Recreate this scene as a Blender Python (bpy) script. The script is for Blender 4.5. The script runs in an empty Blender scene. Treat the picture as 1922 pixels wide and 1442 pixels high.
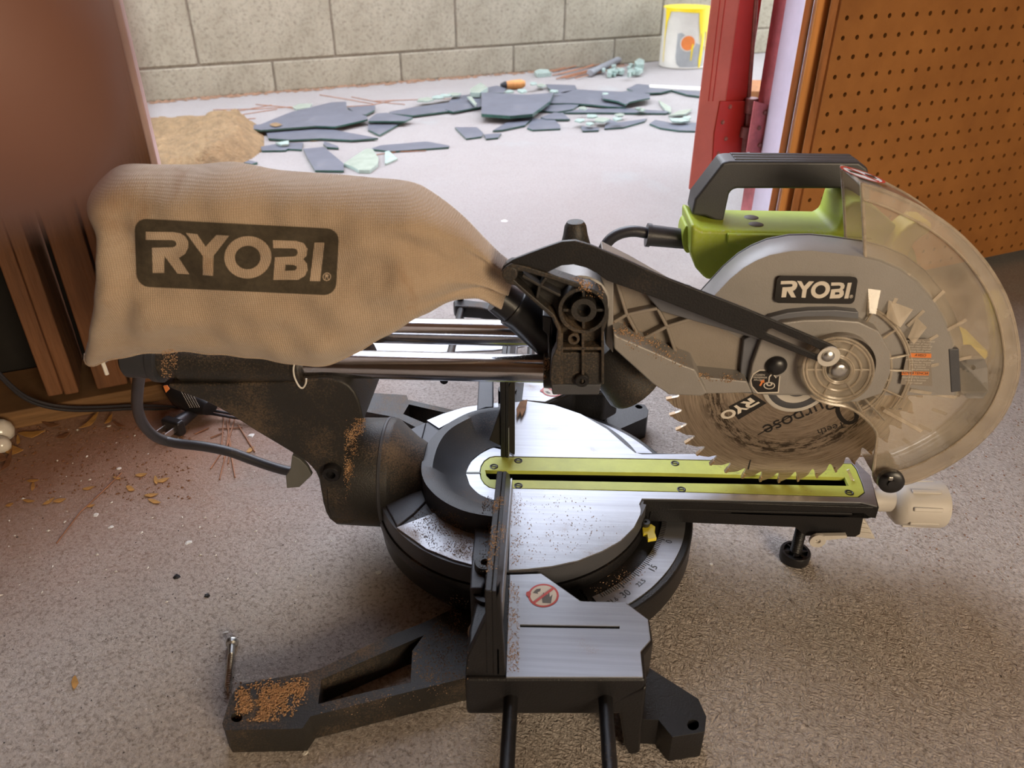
import bpy, bmesh, math, random
from mathutils import Vector, Matrix, noise
from mathutils.geometry import tessellate_polygon
from mathutils.bvhtree import BVHTree
random.seed(7)
S = bpy.context.scene
C = S.collection
FZ = -0.075                      # floor level; z = 0 is the saw table
# ------------------------------------------------------------------ camera
CAM = Vector((.0222, -.484, .3753)); PITCH = math.radians(31.11); YAW = math.radians(2.78); FP = 1444.
Fv = Vector((-math.sin(YAW)*math.cos(PITCH), math.cos(YAW)*math.cos(PITCH), -math.sin(PITCH)))
Rv = Vector((math.cos(YAW), math.sin(YAW), 0)); Uv = Rv.cross(Fv)
cd = bpy.data.cameras.new('camera'); co = bpy.data.objects.new('camera', cd); C.objects.link(co); S.camera = co
cd.sensor_fit = 'HORIZONTAL'; cd.sensor_width = 36; cd.lens = 36*FP/1922; cd.clip_start = .001; cd.clip_end = 60
co.matrix_world = Matrix.Translation(CAM) @ Matrix((Rv, Uv, -Fv)).transposed().to_4x4()
cd.dof.use_dof = True; cd.dof.focus_distance = .62; cd.dof.aperture_fstop = 12
# ------------------------------------------------------------------ light
S.view_settings.view_transform = 'Standard'; S.view_settings.look = 'None'
S.view_settings.gamma = 1; S.view_settings.use_curve_mapping = False
S.view_settings.exposure = 0.0
W = bpy.data.worlds.new('sky'); S.world = W; W.use_nodes = True
wn = W.node_tree.nodes; wl = W.node_tree.links
wb = wn['Background']; wb.inputs[1].default_value = 6.9
wg = wn.new('ShaderNodeTexCoord'); wr = wn.new('ShaderNodeValToRGB'); ws = wn.new('ShaderNodeSeparateXYZ')
wl.new(wg.outputs['Generated'], ws.inputs[0]); wl.new(ws.outputs['Z'], wr.inputs[0]); wl.new(wr.outputs[0], wb.inputs[0])
wr.color_ramp.elements[0].position = 0; wr.color_ramp.elements[0].color = (.93, .91, .90, 1)
wr.color_ramp.elements[1].position = .7; wr.color_ramp.elements[1].color = (.73, .79, .93, 1)

def area(name, loc, target, size, energy, col):
    l = bpy.data.lights.new(name, 'AREA'); l.shape = 'RECTANGLE'; l.size = size[0]; l.size_y = size[1]
    l.energy = energy; l.color = col
    o = bpy.data.objects.new(name, l); C.objects.link(o); o.location = loc
    o.rotation_euler = (Vector(target)-Vector(loc)).to_track_quat('-Z', 'Y').to_euler(); return o
area('warm_fill', (.95, -1.5, .62), (.1, 0, .08), (.7, .5), 25, (1, .80, .56))  # added warm fill from beside the camera; no lamp stands there

# ------------------------------------------------------------------ projection helpers (a pixel of the photograph to a point of the place)
def ray(x, y): return Fv + Rv*((x-961)/FP) + Uv*((721-y)/FP)
def uz(x, y, z=0.): d = ray(x, y); return CAM + d*((z-CAM.z)/d.z)
def uy(x, y, Y=0.): d = ray(x, y); return CAM + d*((Y-CAM.y)/d.y)
def upl(x, y, P0, n): d = ray(x, y); return CAM + d*((P0-CAM).dot(n)/d.dot(n))
def onY(Y): return lambda x, y: uy(x, y, Y)
def onZ(z): return lambda x, y: uz(x, y, z)

# ------------------------------------------------------------------ materials
def mat(name, col, rough=.5, metal=0., var=.12, scale=25, bump=.15, bscale=600, bdist=.0006, dust=0., dcol=(.36, .22, .12),
        dflat=1., coat=0., spec=.5, col2=None, stretch=None, dscale=140):
    m = bpy.data.materials.new(name); m.use_nodes = True; n = m.node_tree.nodes; l = m.node_tree.links
    b = n['Principled BSDF']; tc = n.new('ShaderNodeTexCoord'); src = tc.outputs['Object']
    if stretch:
        mp = n.new('ShaderNodeMapping'); mp.inputs['Scale'].default_value = stretch; l.new(src, mp.inputs[0]); src2 = mp.outputs[0]
    else: src2 = src
    nz = n.new('ShaderNodeTexNoise'); nz.inputs['Scale'].default_value = scale; nz.inputs['Detail'].default_value = 6; nz.inputs['Roughness'].default_value = .65
    l.new(src2, nz.inputs['Vector'])
    rp = n.new('ShaderNodeValToRGB'); l.new(nz.outputs['Fac'], rp.inputs[0])
    rp.color_ramp.elements[0].position = .3; rp.color_ramp.elements[1].position = .7
    c2 = col2 or tuple(min(1, c*(1+var)) for c in col)
    rp.color_ramp.elements[0].color = tuple(c*(1-var) for c in col)+(1,); rp.color_ramp.elements[1].color = tuple(c2)+(1,)
    out = rp.outputs[0]; ro = None
    if dust > 0:
        nd = n.new('ShaderNodeTexNoise'); nd.inputs['Scale'].default_value = dscale*6; nd.inputs['Detail'].default_value = 4; nd.inputs['Roughness'].default_value = .7
        l.new(src, nd.inputs['Vector'])
        nl = n.new('ShaderNodeTexNoise'); nl.inputs['Scale'].default_value = dscale/6; nl.inputs['Detail'].default_value = 3; l.new(src, nl.inputs['Vector'])
        ge = n.new('ShaderNodeNewGeometry'); sx = n.new('ShaderNodeSeparateXYZ'); l.new(ge.outputs['Normal'], sx.inputs[0])
        mz = n.new('ShaderNodeMapRange'); mz.inputs[1].default_value = -.2; mz.inputs[2].default_value = .9; mz.inputs[3].default_value = 1-dflat; mz.inputs[4].default_value = 1
        l.new(sx.outputs['Z'], mz.inputs[0])
        a = n.new('ShaderNodeMath'); a.operation = 'ADD'; l.new(nd.outputs['Fac'], a.inputs[0]); l.new(nl.outputs['Fac'], a.inputs[1])
        mr = n.new('ShaderNodeMapRange'); mr.inputs[1].default_value = 1.25-dust*.45; mr.inputs[2].default_value = 1.45-dust*.35; l.new(a.outputs[0], mr.inputs[0])
        mu = n.new('ShaderNodeMath'); mu.operation = 'MULTIPLY'; mu.use_clamp = True; l.new(mr.outputs[0], mu.inputs[0]); l.new(mz.outputs[0], mu.inputs[1])
        mx = n.new('ShaderNodeMix'); mx.data_type = 'RGBA'; l.new(mu.outputs[0], mx.inputs[0]); l.new(out, mx.inputs[6]); mx.inputs[7].default_value = tuple(dcol)+(1,)
        out = mx.outputs[2]
        mf = n.new('ShaderNodeMapRange'); mf.inputs[3].default_value = rough; mf.inputs[4].default_value = .85; l.new(mu.outputs[0], mf.inputs[0]); l.new(mf.outputs[0], b.inputs['Roughness'])
        if metal:
            mm = n.new('ShaderNodeMapRange'); mm.inputs[3].default_value = metal; mm.inputs[4].default_value = 0; l.new(mu.outputs[0], mm.inputs[0]); l.new(mm.outputs[0], b.inputs['Metallic'])
    l.new(out, b.inputs['Base Color'])
    if dust <= 0: b.inputs['Roughness'].default_value = rough
    if not (dust > 0 and metal): b.inputs['Metallic'].default_value = metal
    b.inputs['Coat Weight'].default_value = coat; b.inputs['Specular IOR Level'].default_value = spec
    if bump:
        nb = n.new('ShaderNodeTexNoise'); nb.inputs['Scale'].default_value = bscale; nb.inputs['Detail'].default_value = 3; l.new(src2, nb.inputs['Vector'])
        bm_ = n.new('ShaderNodeBump'); bm_.inputs['Strength'].default_value = bump; bm_.inputs['Distance'].default_value = bdist
        l.new(nb.outputs['Fac'], bm_.inputs['Height']); l.new(bm_.outputs[0], b.inputs['Normal'])
    return m
M = {}
M['black'] = mat('black_cast_metal', (.011, .0105, .0115), .40, bump=.35, bscale=900, dust=.24, dcol=(.14, .09, .055), spec=.4)
M['blackdusty'] = mat('dusty_black_metal', (.022, .020, .018), .5, bump=.4, bscale=900, dust=.56, dcol=(.17, .115, .07), dflat=.6)
M['charcoal'] = mat('charcoal_plastic', (.032, .033, .038), .5, bump=.3, bscale=1200, dust=.3, dcol=(.17, .12, .09), dflat=.6)
M['blackclean'] = mat('smooth_black_plastic', (.015, .015, .017), .35, bump=.1)
M['handle'] = mat('dark_grey_handle_plastic', (.042, .042, .045), .45, bump=.2, bscale=1500)
M['slate'] = mat('slate_plastic', (.065, .067, .077), .5, bump=.2, bscale=1200, dust=.35, dcol=(.2, .14, .1))
M['grey'] = mat('grey_painted_casting', (.29, .272, .255), .42, metal=.15, bump=.25, bscale=1400, var=.06, dust=.10, dcol=(.30, .22, .15), dflat=.5)
M['tab'] = mat('matt_grey_tab', (.12, .12, .11), .5, bump=.1)
M['greyedge'] = mat('blue_grey_edge', (.13, .135, .155), .4, bump=.1)
M['greyrib'] = mat('dusty_grey_casting', (.25, .215, .18), .5, bump=.3, bscale=1200, var=.1, dust=.35, dcol=(.33, .22, .14), dflat=.4)
M['alu'] = mat('brushed_aluminium', (.39, .40, .43), .48, metal=.9, var=.12, scale=40, bump=.12, bscale=300, stretch=(.15, 6, 1), dust=.2, dcol=(.36, .25, .17), dscale=200)
M['aludusty'] = mat('sawdust_strewn_aluminium', (.42, .425, .45), .48, metal=.85, var=.12, scale=40, bump=.15, bscale=300, dust=.62, dcol=(.32, .22, .15), dscale=220)
M['chrome'] = mat('polished_steel_rail', (.60, .60, .63), .17, metal=1, var=.06, scale=60, bump=.05, bscale=900, dust=.14, dcol=(.32, .2, .12))
M['screwmetal'] = mat('zinc_screw', (.6, .6, .58), .3, metal=1, bump=.1)
M['darkscrew'] = mat('dark_screw', (.05, .05, .045), .35, metal=.6, bump=.2)
M['lime'] = mat('lime_plastic', (.40, .50, .045), .5, var=.10, scale=30, bump=.12, bscale=900, dust=.22, dcol=(.50, .50, .36), dscale=60)
M['limeinsert'] = mat('lime_throat_plastic', (.46, .50, .09), .5, var=.12, scale=40, bump=.1, dust=.22, dcol=(.28, .26, .10), dscale=60)
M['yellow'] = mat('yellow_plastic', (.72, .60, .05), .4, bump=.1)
M['knob'] = mat('pale_grey_plastic', (.55, .515, .47), .5, var=.05, bump=.1, dust=.12, dcol=(.3, .22, .15))
M['carbide'] = mat('carbide_tip', (.36, .25, .15), .4, metal=.6)
M['cord'] = mat('black_rubber_cord', (.03, .029, .035), .38, bump=.15, bscale=800, dust=.12, dcol=(.14, .1, .07))
M['print'] = mat('dark_olive_print', (.062, .048, .030), .9, var=.25, scale=300, bump=.4, bscale=1500)
M['stickerblack'] = mat('black_sticker', (.014, .012, .011), .35, bump=0)
M['stickerwhite'] = mat('cream_lettering', (.66, .60, .52), .5, bump=0)
M['stickerwhite2'] = mat('white_sticker', (.7, .7, .68), .4, bump=0)
M['red'] = mat('red_marking', (.50, .045, .03), .4, bump=0)
M['orange'] = mat('orange_marking', (.75, .22, .05), .5, bump=0)
M['inkgrey'] = mat('ink_grey', (.10, .085, .07), .5, bump=0)
M['inkfade'] = mat('faint_text_ink', (.42, .36, .30), .5, bump=0)
M['dust'] = mat('sawdust_grains', (.50, .30, .16), .9, var=.35, scale=400, bump=0)
M['dustpale'] = mat('pale_sawdust_grains', (.42, .28, .18), .9, var=.35, scale=400, bump=0)
M['wood'] = mat('weathered_stud_wood', (.18, .078, .032), .75, var=.35, scale=8, bump=.5, bscale=30, bdist=.003, stretch=(9, 9, .8))
M['woodlt'] = mat('orange_pine_wood', (.56, .25, .07), .65, var=.25, scale=8, bump=.4, bscale=30, bdist=.002, stretch=(9, 9, .7))
M['wooddk'] = mat('dark_knotty_pine_wood', (.33, .13, .04), .65, var=.4, scale=10, bump=.4, bscale=30, bdist=.002, stretch=(7, 7, 1))
M['plate'] = mat('bottom_plate_wood', (.22, .115, .045), .8, var=.35, scale=7, bump=.5, bscale=25, bdist=.003, stretch=(.9, .9, 9))
M['siding'] = mat('matt_black_backing', (.012, .010, .008), .9, var=.3, bump=.4, bscale=80)
M['pinktrim'] = mat('pale_pink_painted_edge', (.62, .44, .40), .6, bump=.2)
M['peg'] = mat('brown_pegboard', (.33, .125, .028), .55, var=.22, scale=9, bump=.25, bscale=500, col2=(.40, .165, .04))
M['doorred'] = mat('glossy_red_door_paint', (.36, .022, .018), .38, var=.12, scale=14, bump=.25, bscale=60, bdist=.001)
M['doorpink'] = mat('faded_red_door_paint', (.43, .115, .105), .45, var=.14, scale=12, bump=.25, bscale=60, bdist=.001)
M['jambpink'] = mat('thin_red_paint_on_white', (.50, .15, .17), .6, var=.25, scale=60, bump=.2)
M['jambwhite'] = mat('lilac_white_paint', (.60, .56, .68), .6, var=.08, bump=.2, bscale=400)
M['hinge'] = mat('painted_worn_hinge', (.28, .12, .11), .45, metal=.3, var=.35, scale=80)
M['tint'] = mat('dusty_blue_grey_tinted_glass', (.115, .121, .145), .42, var=.14, scale=25, bump=.05, dust=.16, dcol=(.30, .27, .25), dscale=50)
M['clearg'] = mat('pale_green_glass', (.32, .37, .30), .2, var=.15, scale=40, bump=.1)
M['edgeg'] = mat('dark_green_glass_edge', (.035, .10, .075), .2, var=.3, scale=60, bump=.1)
M['aqua'] = mat('aqua_glass', (.36, .46, .41), .2, var=.2, scale=60, bump=.1)
M['soil'] = mat('sandy_soil', (.235, .15, .07), .95, var=.3, scale=40, bump=1, bscale=180, bdist=.004)
M['canwhite'] = mat('off_white_can_label', (.66, .63, .55), .5, var=.06, bump=.1)
M['cangrey'] = mat('grey_can_label', (.36, .37, .36), .5, bump=.05)
M['canyellow'] = mat('yellow_paint', (.88, .66, .02), .3, var=.05, bump=.15, bscale=100)
M['canlid'] = mat('dried_paint_lid', (.52, .34, .13), .5, var=.3, scale=30, bump=.4, bscale=60, col2=(.7, .6, .42))
M['canblue'] = mat('navy_can_label', (.09, .11, .22), .45, var=.2, bump=.05)
M['leaf'] = mat('dry_yellow_leaf', (.46, .24, .06), .7, var=.3, scale=120, bump=.3)
M['leafbr'] = mat('brown_leaf', (.22, .10, .045), .8, var=.3, scale=120, bump=.3)
M['needle'] = mat('brown_pine_needle', (.33, .15, .075), .8, var=.3, scale=60, bump=0)
M['chipbrown'] = mat('splintered_wood', (.26, .15, .085), .8, var=.35, scale=90, bump=.4, bscale=400)
M['whitebit'] = mat('white_paint_flake', (.75, .72, .66), .6, bump=0)
M['blackbit'] = mat('charcoal_crumb', (.012, .012, .014), .6, bump=.3)
M['pipe'] = mat('grey_conduit', (.30, .31, .33), .45, metal=.4, bump=.2)
M['paper'] = mat('white_sheet', (.80, .84, .88), .5, bump=.05)
M['bulb'] = mat('milky_glass_bulb', (.72, .68, .60), .2, coat=.5, bump=0)
M['skin'] = mat('skin', (.135, .062, .045), .55, var=.1, scale=150, bump=.3, bscale=900)
M['nail'] = mat('fingernail', (.60, .36, .29), .3, bump=0)
M['plaster'] = mat('garage_wall_boarding', (.30, .17, .09), .8, var=.15, scale=3, bump=.3, bscale=60)

def mix_node(n, l, f, a, b):
    mx = n.new('ShaderNodeMix'); mx.data_type = 'RGBA'
    for k, v in ((0, f), (6, a), (7, b)):
        if hasattr(v, 'links'): l.new(v, mx.inputs[k])
        else: mx.inputs[k].default_value = v
    return mx.outputs[2]
def noise_node(n, l, src, scale, detail=5, rough=.6, dist=0):
    z = n.new('ShaderNodeTexNoise'); z.inputs['Scale'].default_value = scale; z.inputs['Detail'].default_value = detail
    z.inputs['Roughness'].default_value = rough; z.inputs['Distortion'].default_value = dist; l.new(src, z.inputs['Vector']); return z.outputs['Fac']
def rng(n, l, src, a, b, c=0., d=1.):
    r = n.new('ShaderNodeMapRange'); l.new(src, r.inputs[0])
    for i, v in enumerate((a, b, c, d)): r.inputs[i+1].default_value = v
    return r.outputs[0]
def mth(n, l, op, a, b=None):
    m_ = n.new('ShaderNodeMath'); m_.operation = op
    for i, v in enumerate((a, b)):
        if v is None: continue
        if hasattr(v, 'links'): l.new(v, m_.inputs[i])
        else: m_.inputs[i].default_value = v
    return m_.outputs[0]

def concrete():
    m = bpy.data.materials.new('worn_concrete_floor'); m.use_nodes = True; n = m.node_tree.nodes; l = m.node_tree.links
    b = n['Principled BSDF']; src = n.new('ShaderNodeTexCoord').outputs['Object']
    big = noise_node(n, l, src, 2.2, 5, .6, .6); mid = noise_node(n, l, src, 22, 6, .7); fine = noise_node(n, l, src, 330, 4, .75); spk = noise_node(n, l, src, 700, 2, .6)
    sp0 = n.new('ShaderNodeSeparateXYZ'); l.new(src, sp0.inputs[0])
    c = mix_node(n, l, rng(n, l, big, .35, .65), (.49, .42, .365, 1), (.65, .585, .54, 1))
    c = mix_node(n, l, rng(n, l, mid, .35, .75), c, (.62, .56, .515, 1))
    c = mix_node(n, l, mth(n, l, 'MULTIPLY', rng(n, l, fine, .48, .66), .75), c, (.22, .17, .135, 1))
    c = mix_node(n, l, mth(n, l, 'MULTIPLY', rng(n, l, spk, .66, .74), .7), c, (.10, .08, .07, 1))
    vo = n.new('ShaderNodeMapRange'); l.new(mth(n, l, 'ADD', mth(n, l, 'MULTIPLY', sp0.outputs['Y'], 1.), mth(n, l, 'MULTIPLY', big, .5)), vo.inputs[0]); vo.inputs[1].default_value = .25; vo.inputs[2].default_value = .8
    c = mix_node(n, l, mth(n, l, 'MULTIPLY', vo.outputs[0], .75), c, (.285, .264, .250, 1))  # slab colour darkened towards the yard to hold down the outdoor brightness
    # rusty dirt gathered along the left wall plate
    sp = n.new('ShaderNodeSeparateXYZ'); l.new(src, sp.inputs[0])
    ca, sa = math.cos(math.radians(26)), math.sin(math.radians(26)); px0, py0 = -.479, .166
    vv = mth(n, l, 'ADD', mth(n, l, 'ADD', mth(n, l, 'MULTIPLY', sp.outputs['X'], -sa), mth(n, l, 'MULTIPLY', sp.outputs['Y'], ca)), sa*px0-ca*py0)
    uu = mth(n, l, 'ADD', mth(n, l, 'ADD', mth(n, l, 'MULTIPLY', sp.outputs['X'], ca), mth(n, l, 'MULTIPLY', sp.outputs['Y'], sa)), -ca*px0-sa*py0)
    vn = mth(n, l, 'ADD', vv, mth(n, l, 'MULTIPLY', mid, .12))
    dk = mth(n, l, 'MULTIPLY', mth(n, l, 'MULTIPLY', rng(n, l, vn, -.27, -.06), rng(n, l, vv, .02, .10, 1, 0)), rng(n, l, uu, .12, .36, 1, 0))
    c = mix_node(n, l, mth(n, l, 'MULTIPLY', dk, .8), c, (.38, .19, .105, 1))
    # bluish chalk smear
    c = mix_node(n, l, mth(n, l, 'MULTIPLY', rng(n, l, noise_node(n, l, src, 5, 4, .6), .60, .72), .35), c, (.36, .39, .38, 1))
    l.new(c, b.inputs['Base Color']); b.inputs['Roughness'].default_value = .82; b.inputs['Specular IOR Level'].default_value = .35
    wv = n.new('ShaderNodeTexWave'); wv.wave_type = 'BANDS'; wv.bands_direction = 'DIAGONAL'; wv.inputs['Scale'].default_value = 120
    wv.inputs['Distortion'].default_value = 22; wv.inputs['Detail'].default_value = 4; wv.inputs['Detail Scale'].default_value = .6; wv.inputs['Detail Roughness'].default_value = .6; l.new(src, wv.inputs['Vector'])
    msk = rng(n, l, mth(n, l, 'ADD', mth(n, l, 'ADD', sp.outputs['X'], mth(n, l, 'MULTIPLY', sp.outputs['Y'], -.35)), mth(n, l, 'MULTIPLY', mid, .15)), .06, .20, .10, 1)
    near = rng(n, l, sp.outputs['Y'], .25, .6, 1, 0)
    h = mth(n, l, 'ADD', mth(n, l, 'MULTIPLY', mth(n, l, 'MULTIPLY', mth(n, l, 'MULTIPLY', wv.outputs['Fac'], msk), near), .42), mth(n, l, 'MULTIPLY', noise_node(n, l, src, 260, 5, .75, 1.2), 1.0))
    bp = n.new('ShaderNodeBump'); bp.inputs['Strength'].default_value = .9; bp.inputs['Distance'].default_value = .0026; l.new(h, bp.inputs['Height']); l.new(bp.outputs[0], b.inputs['Normal'])
    return m
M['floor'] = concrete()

def block_mat():
    m = bpy.data.materials.new('rough_concrete_block'); m.use_nodes = True; n = m.node_tree.nodes; l = m.node_tree.links
    b = n['Principled BSDF']; src = n.new('ShaderNodeTexCoord').outputs['Object']
    c = mix_node(n, l, rng(n, l, noise_node(n, l, src, 6, 5, .6), .35, .65), (.37, .335, .245, 1), (.50, .46, .35, 1))
    c = mix_node(n, l, mth(n, l, 'MULTIPLY', rng(n, l, noise_node(n, l, src, 110, 5, .75), .50, .70), .75), c, (.16, .14, .10, 1))
    sp = n.new('ShaderNodeSeparateXYZ'); l.new(src, sp.inputs[0])
    l.new(c, b.inputs['Base Color']); b.inputs['Roughness'].default_value = .95
    bp = n.new('ShaderNodeBump'); bp.inputs['Strength'].default_value = .8; bp.inputs['Distance'].default_value = .004
    l.new(noise_node(n, l, src, 120, 5, .8), bp.inputs['Height']); l.new(bp.outputs[0], b.inputs['Normal']); return m
M['block'] = block_mat()
M['mortar'] = mat('mortar', (.27, .24, .185), .95, var=.25, scale=40, bump=.8, bscale=200, bdist=.002)

def cloth():
    m = bpy.data.materials.new('woven_tan_cloth'); m.use_nodes = True; n = m.node_tree.nodes; l = m.node_tree.links
    b = n['Principled BSDF']; src = n.new('ShaderNodeTexCoord').outputs['Object']
    c = mix_node(n, l, rng(n, l, noise_node(n, l, src, 14, 5, .6), .35, .65), (.47, .35, .245, 1), (.54, .42, .31, 1))
    c = mix_node(n, l, mth(n, l, 'MULTIPLY', rng(n, l, noise_node(n, l, src, 22, 4, .6, .5), .58, .72), .55), c, (.33, .185, .09, 1))
    hs = []
    for d, sc in (('X', 330), ('Z', 330)):
        w = n.new('ShaderNodeTexWave'); w.wave_type = 'BANDS'; w.bands_direction = d; w.inputs['Scale'].default_value = sc*.75
        w.inputs['Distortion'].default_value = 1.2; w.inputs['Detail'].default_value = 2; l.new(src, w.inputs['Vector']); hs.append(w.outputs['Fac'])
    h = mth(n, l, 'ADD', mth(n, l, 'MULTIPLY', hs[0], hs[1]), mth(n, l, 'MULTIPLY', noise_node(n, l, src, 500, 2), .6))
    c = mix_node(n, l, rng(n, l, h, .15, 1.0, .28, 0), c, (.20, .13, .08, 1))
    l.new(c, b.inputs['Base Color']); b.inputs['Roughness'].default_value = .95; b.inputs['Sheen Weight'].default_value = .25
    bp = n.new('ShaderNodeBump'); bp.inputs['Strength'].default_value = .5; bp.inputs['Distance'].default_value = .0008; l.new(h, bp.inputs['Height']); l.new(bp.outputs[0], b.inputs['Normal'])
    return m
M['cloth'] = cloth()

def blade_mat():
    m = bpy.data.materials.new('brushed_blade_steel'); m.use_nodes = True; n = m.node_tree.nodes; l = m.node_tree.links
    b = n['Principled BSDF']; src = n.new('ShaderNodeTexCoord').outputs['Object']
    sp = n.new('ShaderNodeSeparateXYZ'); l.new(src, sp.inputs[0])
    r = mth(n, l, 'SQRT', mth(n, l, 'ADD', mth(n, l, 'MULTIPLY', sp.outputs['X'], sp.outputs['X']), mth(n, l, 'MULTIPLY', sp.outputs['Z'], sp.outputs['Z'])))
    an = mth(n, l, 'ARCTAN2', sp.outputs['Z'], sp.outputs['X'])
    cb = n.new('ShaderNodeCombineXYZ'); l.new(mth(n, l, 'MULTIPLY', r, 900), cb.inputs[0]); l.new(mth(n, l, 'MULTIPLY', an, 3), cb.inputs[1])
    st = noise_node(n, l, cb.outputs[0], 1.0, 4, .7)
    c = mix_node(n, l, rng(n, l, st, .3, .7), (.30, .235, .17, 1), (.66, .55, .42, 1))
    band = mth(n, l, 'MULTIPLY', rng(n, l, r, .048, .056), rng(n, l, r, .062, .070, 1, 0))
    cb2 = n.new('ShaderNodeCombineXYZ'); l.new(mth(n, l, 'MULTIPLY', r, 350), cb2.inputs[0]); l.new(mth(n, l, 'MULTIPLY', an, 5), cb2.inputs[1])
    bm2 = mth(n, l, 'MULTIPLY', band, rng(n, l, noise_node(n, l, cb2.outputs[0], 1.0, 4, .8), .46, .56))
    c = mix_node(n, l, mth(n, l, 'MULTIPLY', bm2, .85), c, (.035, .026, .02, 1))
    l.new(c, b.inputs['Base Color']); b.inputs['Metallic'].default_value = .9
    l.new(rng(n, l, st, .3, .7, .24, .42), b.inputs['Roughness'])
    b.inputs['Anisotropic'].default_value = .7
    tg = n.new('ShaderNodeTangent'); tg.direction_type = 'RADIAL'; tg.axis = 'Y'; l.new(tg.outputs[0], b.inputs['Tangent'])
    bp = n.new('ShaderNodeBump'); bp.inputs['Strength'].default_value = .15; bp.inputs['Distance'].default_value = .0003; l.new(st, bp.inputs['Height']); l.new(bp.outputs[0], b.inputs['Normal'])
    return m
M['blade'] = blade_mat()

def clear(name, tint, haze, hcol, gl=1., rough=.08):
    m = bpy.data.materials.new(name); m.use_nodes = True; n = m.node_tree.nodes; l = m.node_tree.links
    n.remove(n['Principled BSDF']); o = n['Material Output']
    t = n.new('ShaderNodeBsdfTransparent'); t.inputs[0].default_value = tint+(1,)
    g = n.new('ShaderNodeBsdfGlossy'); g.inputs['Roughness'].default_value = rough
    d = n.new('ShaderNodeBsdfDiffuse'); d.inputs[0].default_value = hcol+(1,)
    src = n.new('ShaderNodeTexCoord').outputs['Object']
    hz = rng(n, l, noise_node(n, l, src, 30, 4, .7, .5), .35, .75, haze*.6, haze*1.5)
    a = n.new('ShaderNodeMixShader'); l.new(hz, a.inputs[0]); l.new(t.outputs[0], a.inputs[1]); l.new(d.outputs[0], a.inputs[2])
    fr = n.new('ShaderNodeFresnel'); fr.inputs[0].default_value = 1.45
    f2 = mth(n, l, 'MULTIPLY', fr.outputs[0], gl)
    x = n.new('ShaderNodeMixShader'); l.new(f2, x.inputs[0]); l.new(a.outputs[0], x.inputs[1]); l.new(g.outputs[0], x.inputs[2]); l.new(x.outputs[0], o.inputs[0])
    return m
M['clear'] = clear('clear_polycarbonate', (.97, .95, .91), .165, (.80, .70, .57))
M['clearrim'] = clear('clear_polycarbonate_rim', (.97, .94, .90), .30, (.74, .65, .55))
M['clearrib'] = clear('clear_polycarbonate_rib', (.95, .91, .84), .42, (.72, .62, .50), 1.1, .15)

# ------------------------------------------------------------------ object helpers
WL = {}
def wloc(o): return WL.get(o.name, Vector((0, 0, 0))) if o else Vector((0, 0, 0))
def tag(o, label=None, cat=None, group=None, kind=None):
    if label: o['label'] = label
    if cat: o['category'] = cat
    if group: o['group'] = group
    if kind: o['kind'] = kind
    return o
def empty(name, loc):
    o = bpy.data.objects.new(name, None); C.objects.link(o); o.location = loc; o.empty_display_size = .05; WL[o.name] = Vector(loc); return o
def mk(name, vs, fs, m, parent=None, bevel=0., seg=2, smooth=40, origin=None, sub=0):
    vs = [Vector(v) for v in vs]
    if origin is None:
        if parent is not None: origin = wloc(parent)
        else:
            lo = [min(v[i] for v in vs) for i in range(3)]; hi = [max(v[i] for v in vs) for i in range(3)]
            origin = Vector(((lo[0]+hi[0])/2, (lo[1]+hi[1])/2, lo[2]))
    origin = Vector(origin)
    me = bpy.data.meshes.new(name); me.from_pydata([v-origin for v in vs], [], fs); me.validate()
    bm = bmesh.new(); bm.from_mesh(me); bmesh.ops.remove_doubles(bm, verts=bm.verts, dist=1e-6); bmesh.ops.recalc_face_normals(bm, faces=bm.faces); bm.to_mesh(me); bm.free()
    for mm in (m if isinstance(m, (list, tuple)) else [m]): me.materials.append(M[mm] if isinstance(mm, str) else mm)
    if smooth:
        me.shade_smooth(); me.set_sharp_from_angle(angle=math.radians(smooth))
    o = bpy.data.objects.new(name, me); C.objects.link(o); o.location = origin - wloc(parent)
    if parent: o.parent = parent
    WL[o.name] = origin
    if bevel:
        b = o.modifiers.new('bevel', 'BEVEL'); b.width = bevel; b.segments = seg; b.limit_method = 'ANGLE'; b.angle_limit = math.radians(35); b.use_clamp_overlap = True; b.harden_normals = True
    if sub:
        s = o.modifiers.new('sub', 'SUBSURF'); s.levels = sub; s.render_levels = sub
    return o
def prism_geo(loops, ext, vs=None, fs=None):
    vs = [] if vs is None else vs; fs = [] if fs is None else fs
    b0 = len(vs); flat = [Vector(p) for lp in loops for p in lp]; N = len(flat); ext = Vector(ext)
    vs += flat + [p+ext for p in flat]
    if len(loops) == 1:
        fs.append([b0+i for i in range(N)]); fs.append([b0+N+i for i in reversed(range(N))])
    else:
        for t in tessellate_polygon([[Vector(p) for p in lp] for lp in loops]):
            fs.append([b0+i for i in t]); fs.append([b0+N+i for i in reversed(t)])
    k = 0
    for lp in loops:
        n_ = len(lp)
        for i in range(n_):
            j = (i+1) % n_; fs.append([b0+k+i, b0+k+j, b0+N+k+j, b0+N+k+i])
        k += n_
    return vs, fs
def smo(pts, n=3, closed=True):
    out = []; L = len(pts)
    for i in range(L if closed else L-1):
        p = [Vector(pts[(i+k) % L] if closed else pts[max(0, min(L-1, i+k))]) for k in (-1, 0, 1, 2)]
        for j in range(n):
            t = j/n; out.append(tuple(.5*((2*p[1])+(p[2]-p[0])*t+(2*p[0]-5*p[1]+4*p[2]-p[3])*t*t+(3*p[1]-p[0]-3*p[2]+p[3])*t**3)))
    if not closed: out.append(tuple(pts[-1]))
    return out
def exty(name, px, Y0, Y1, m, parent, bevel=.0008, holes=(), **k):
    loops = [[uy(x, y, Y0) for x, y in lp] for lp in [px]+list(holes)]
    v, f = prism_geo(loops, (0, Y1-Y0, 0)); return mk(name, v, f, m, parent, bevel, **k)
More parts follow.
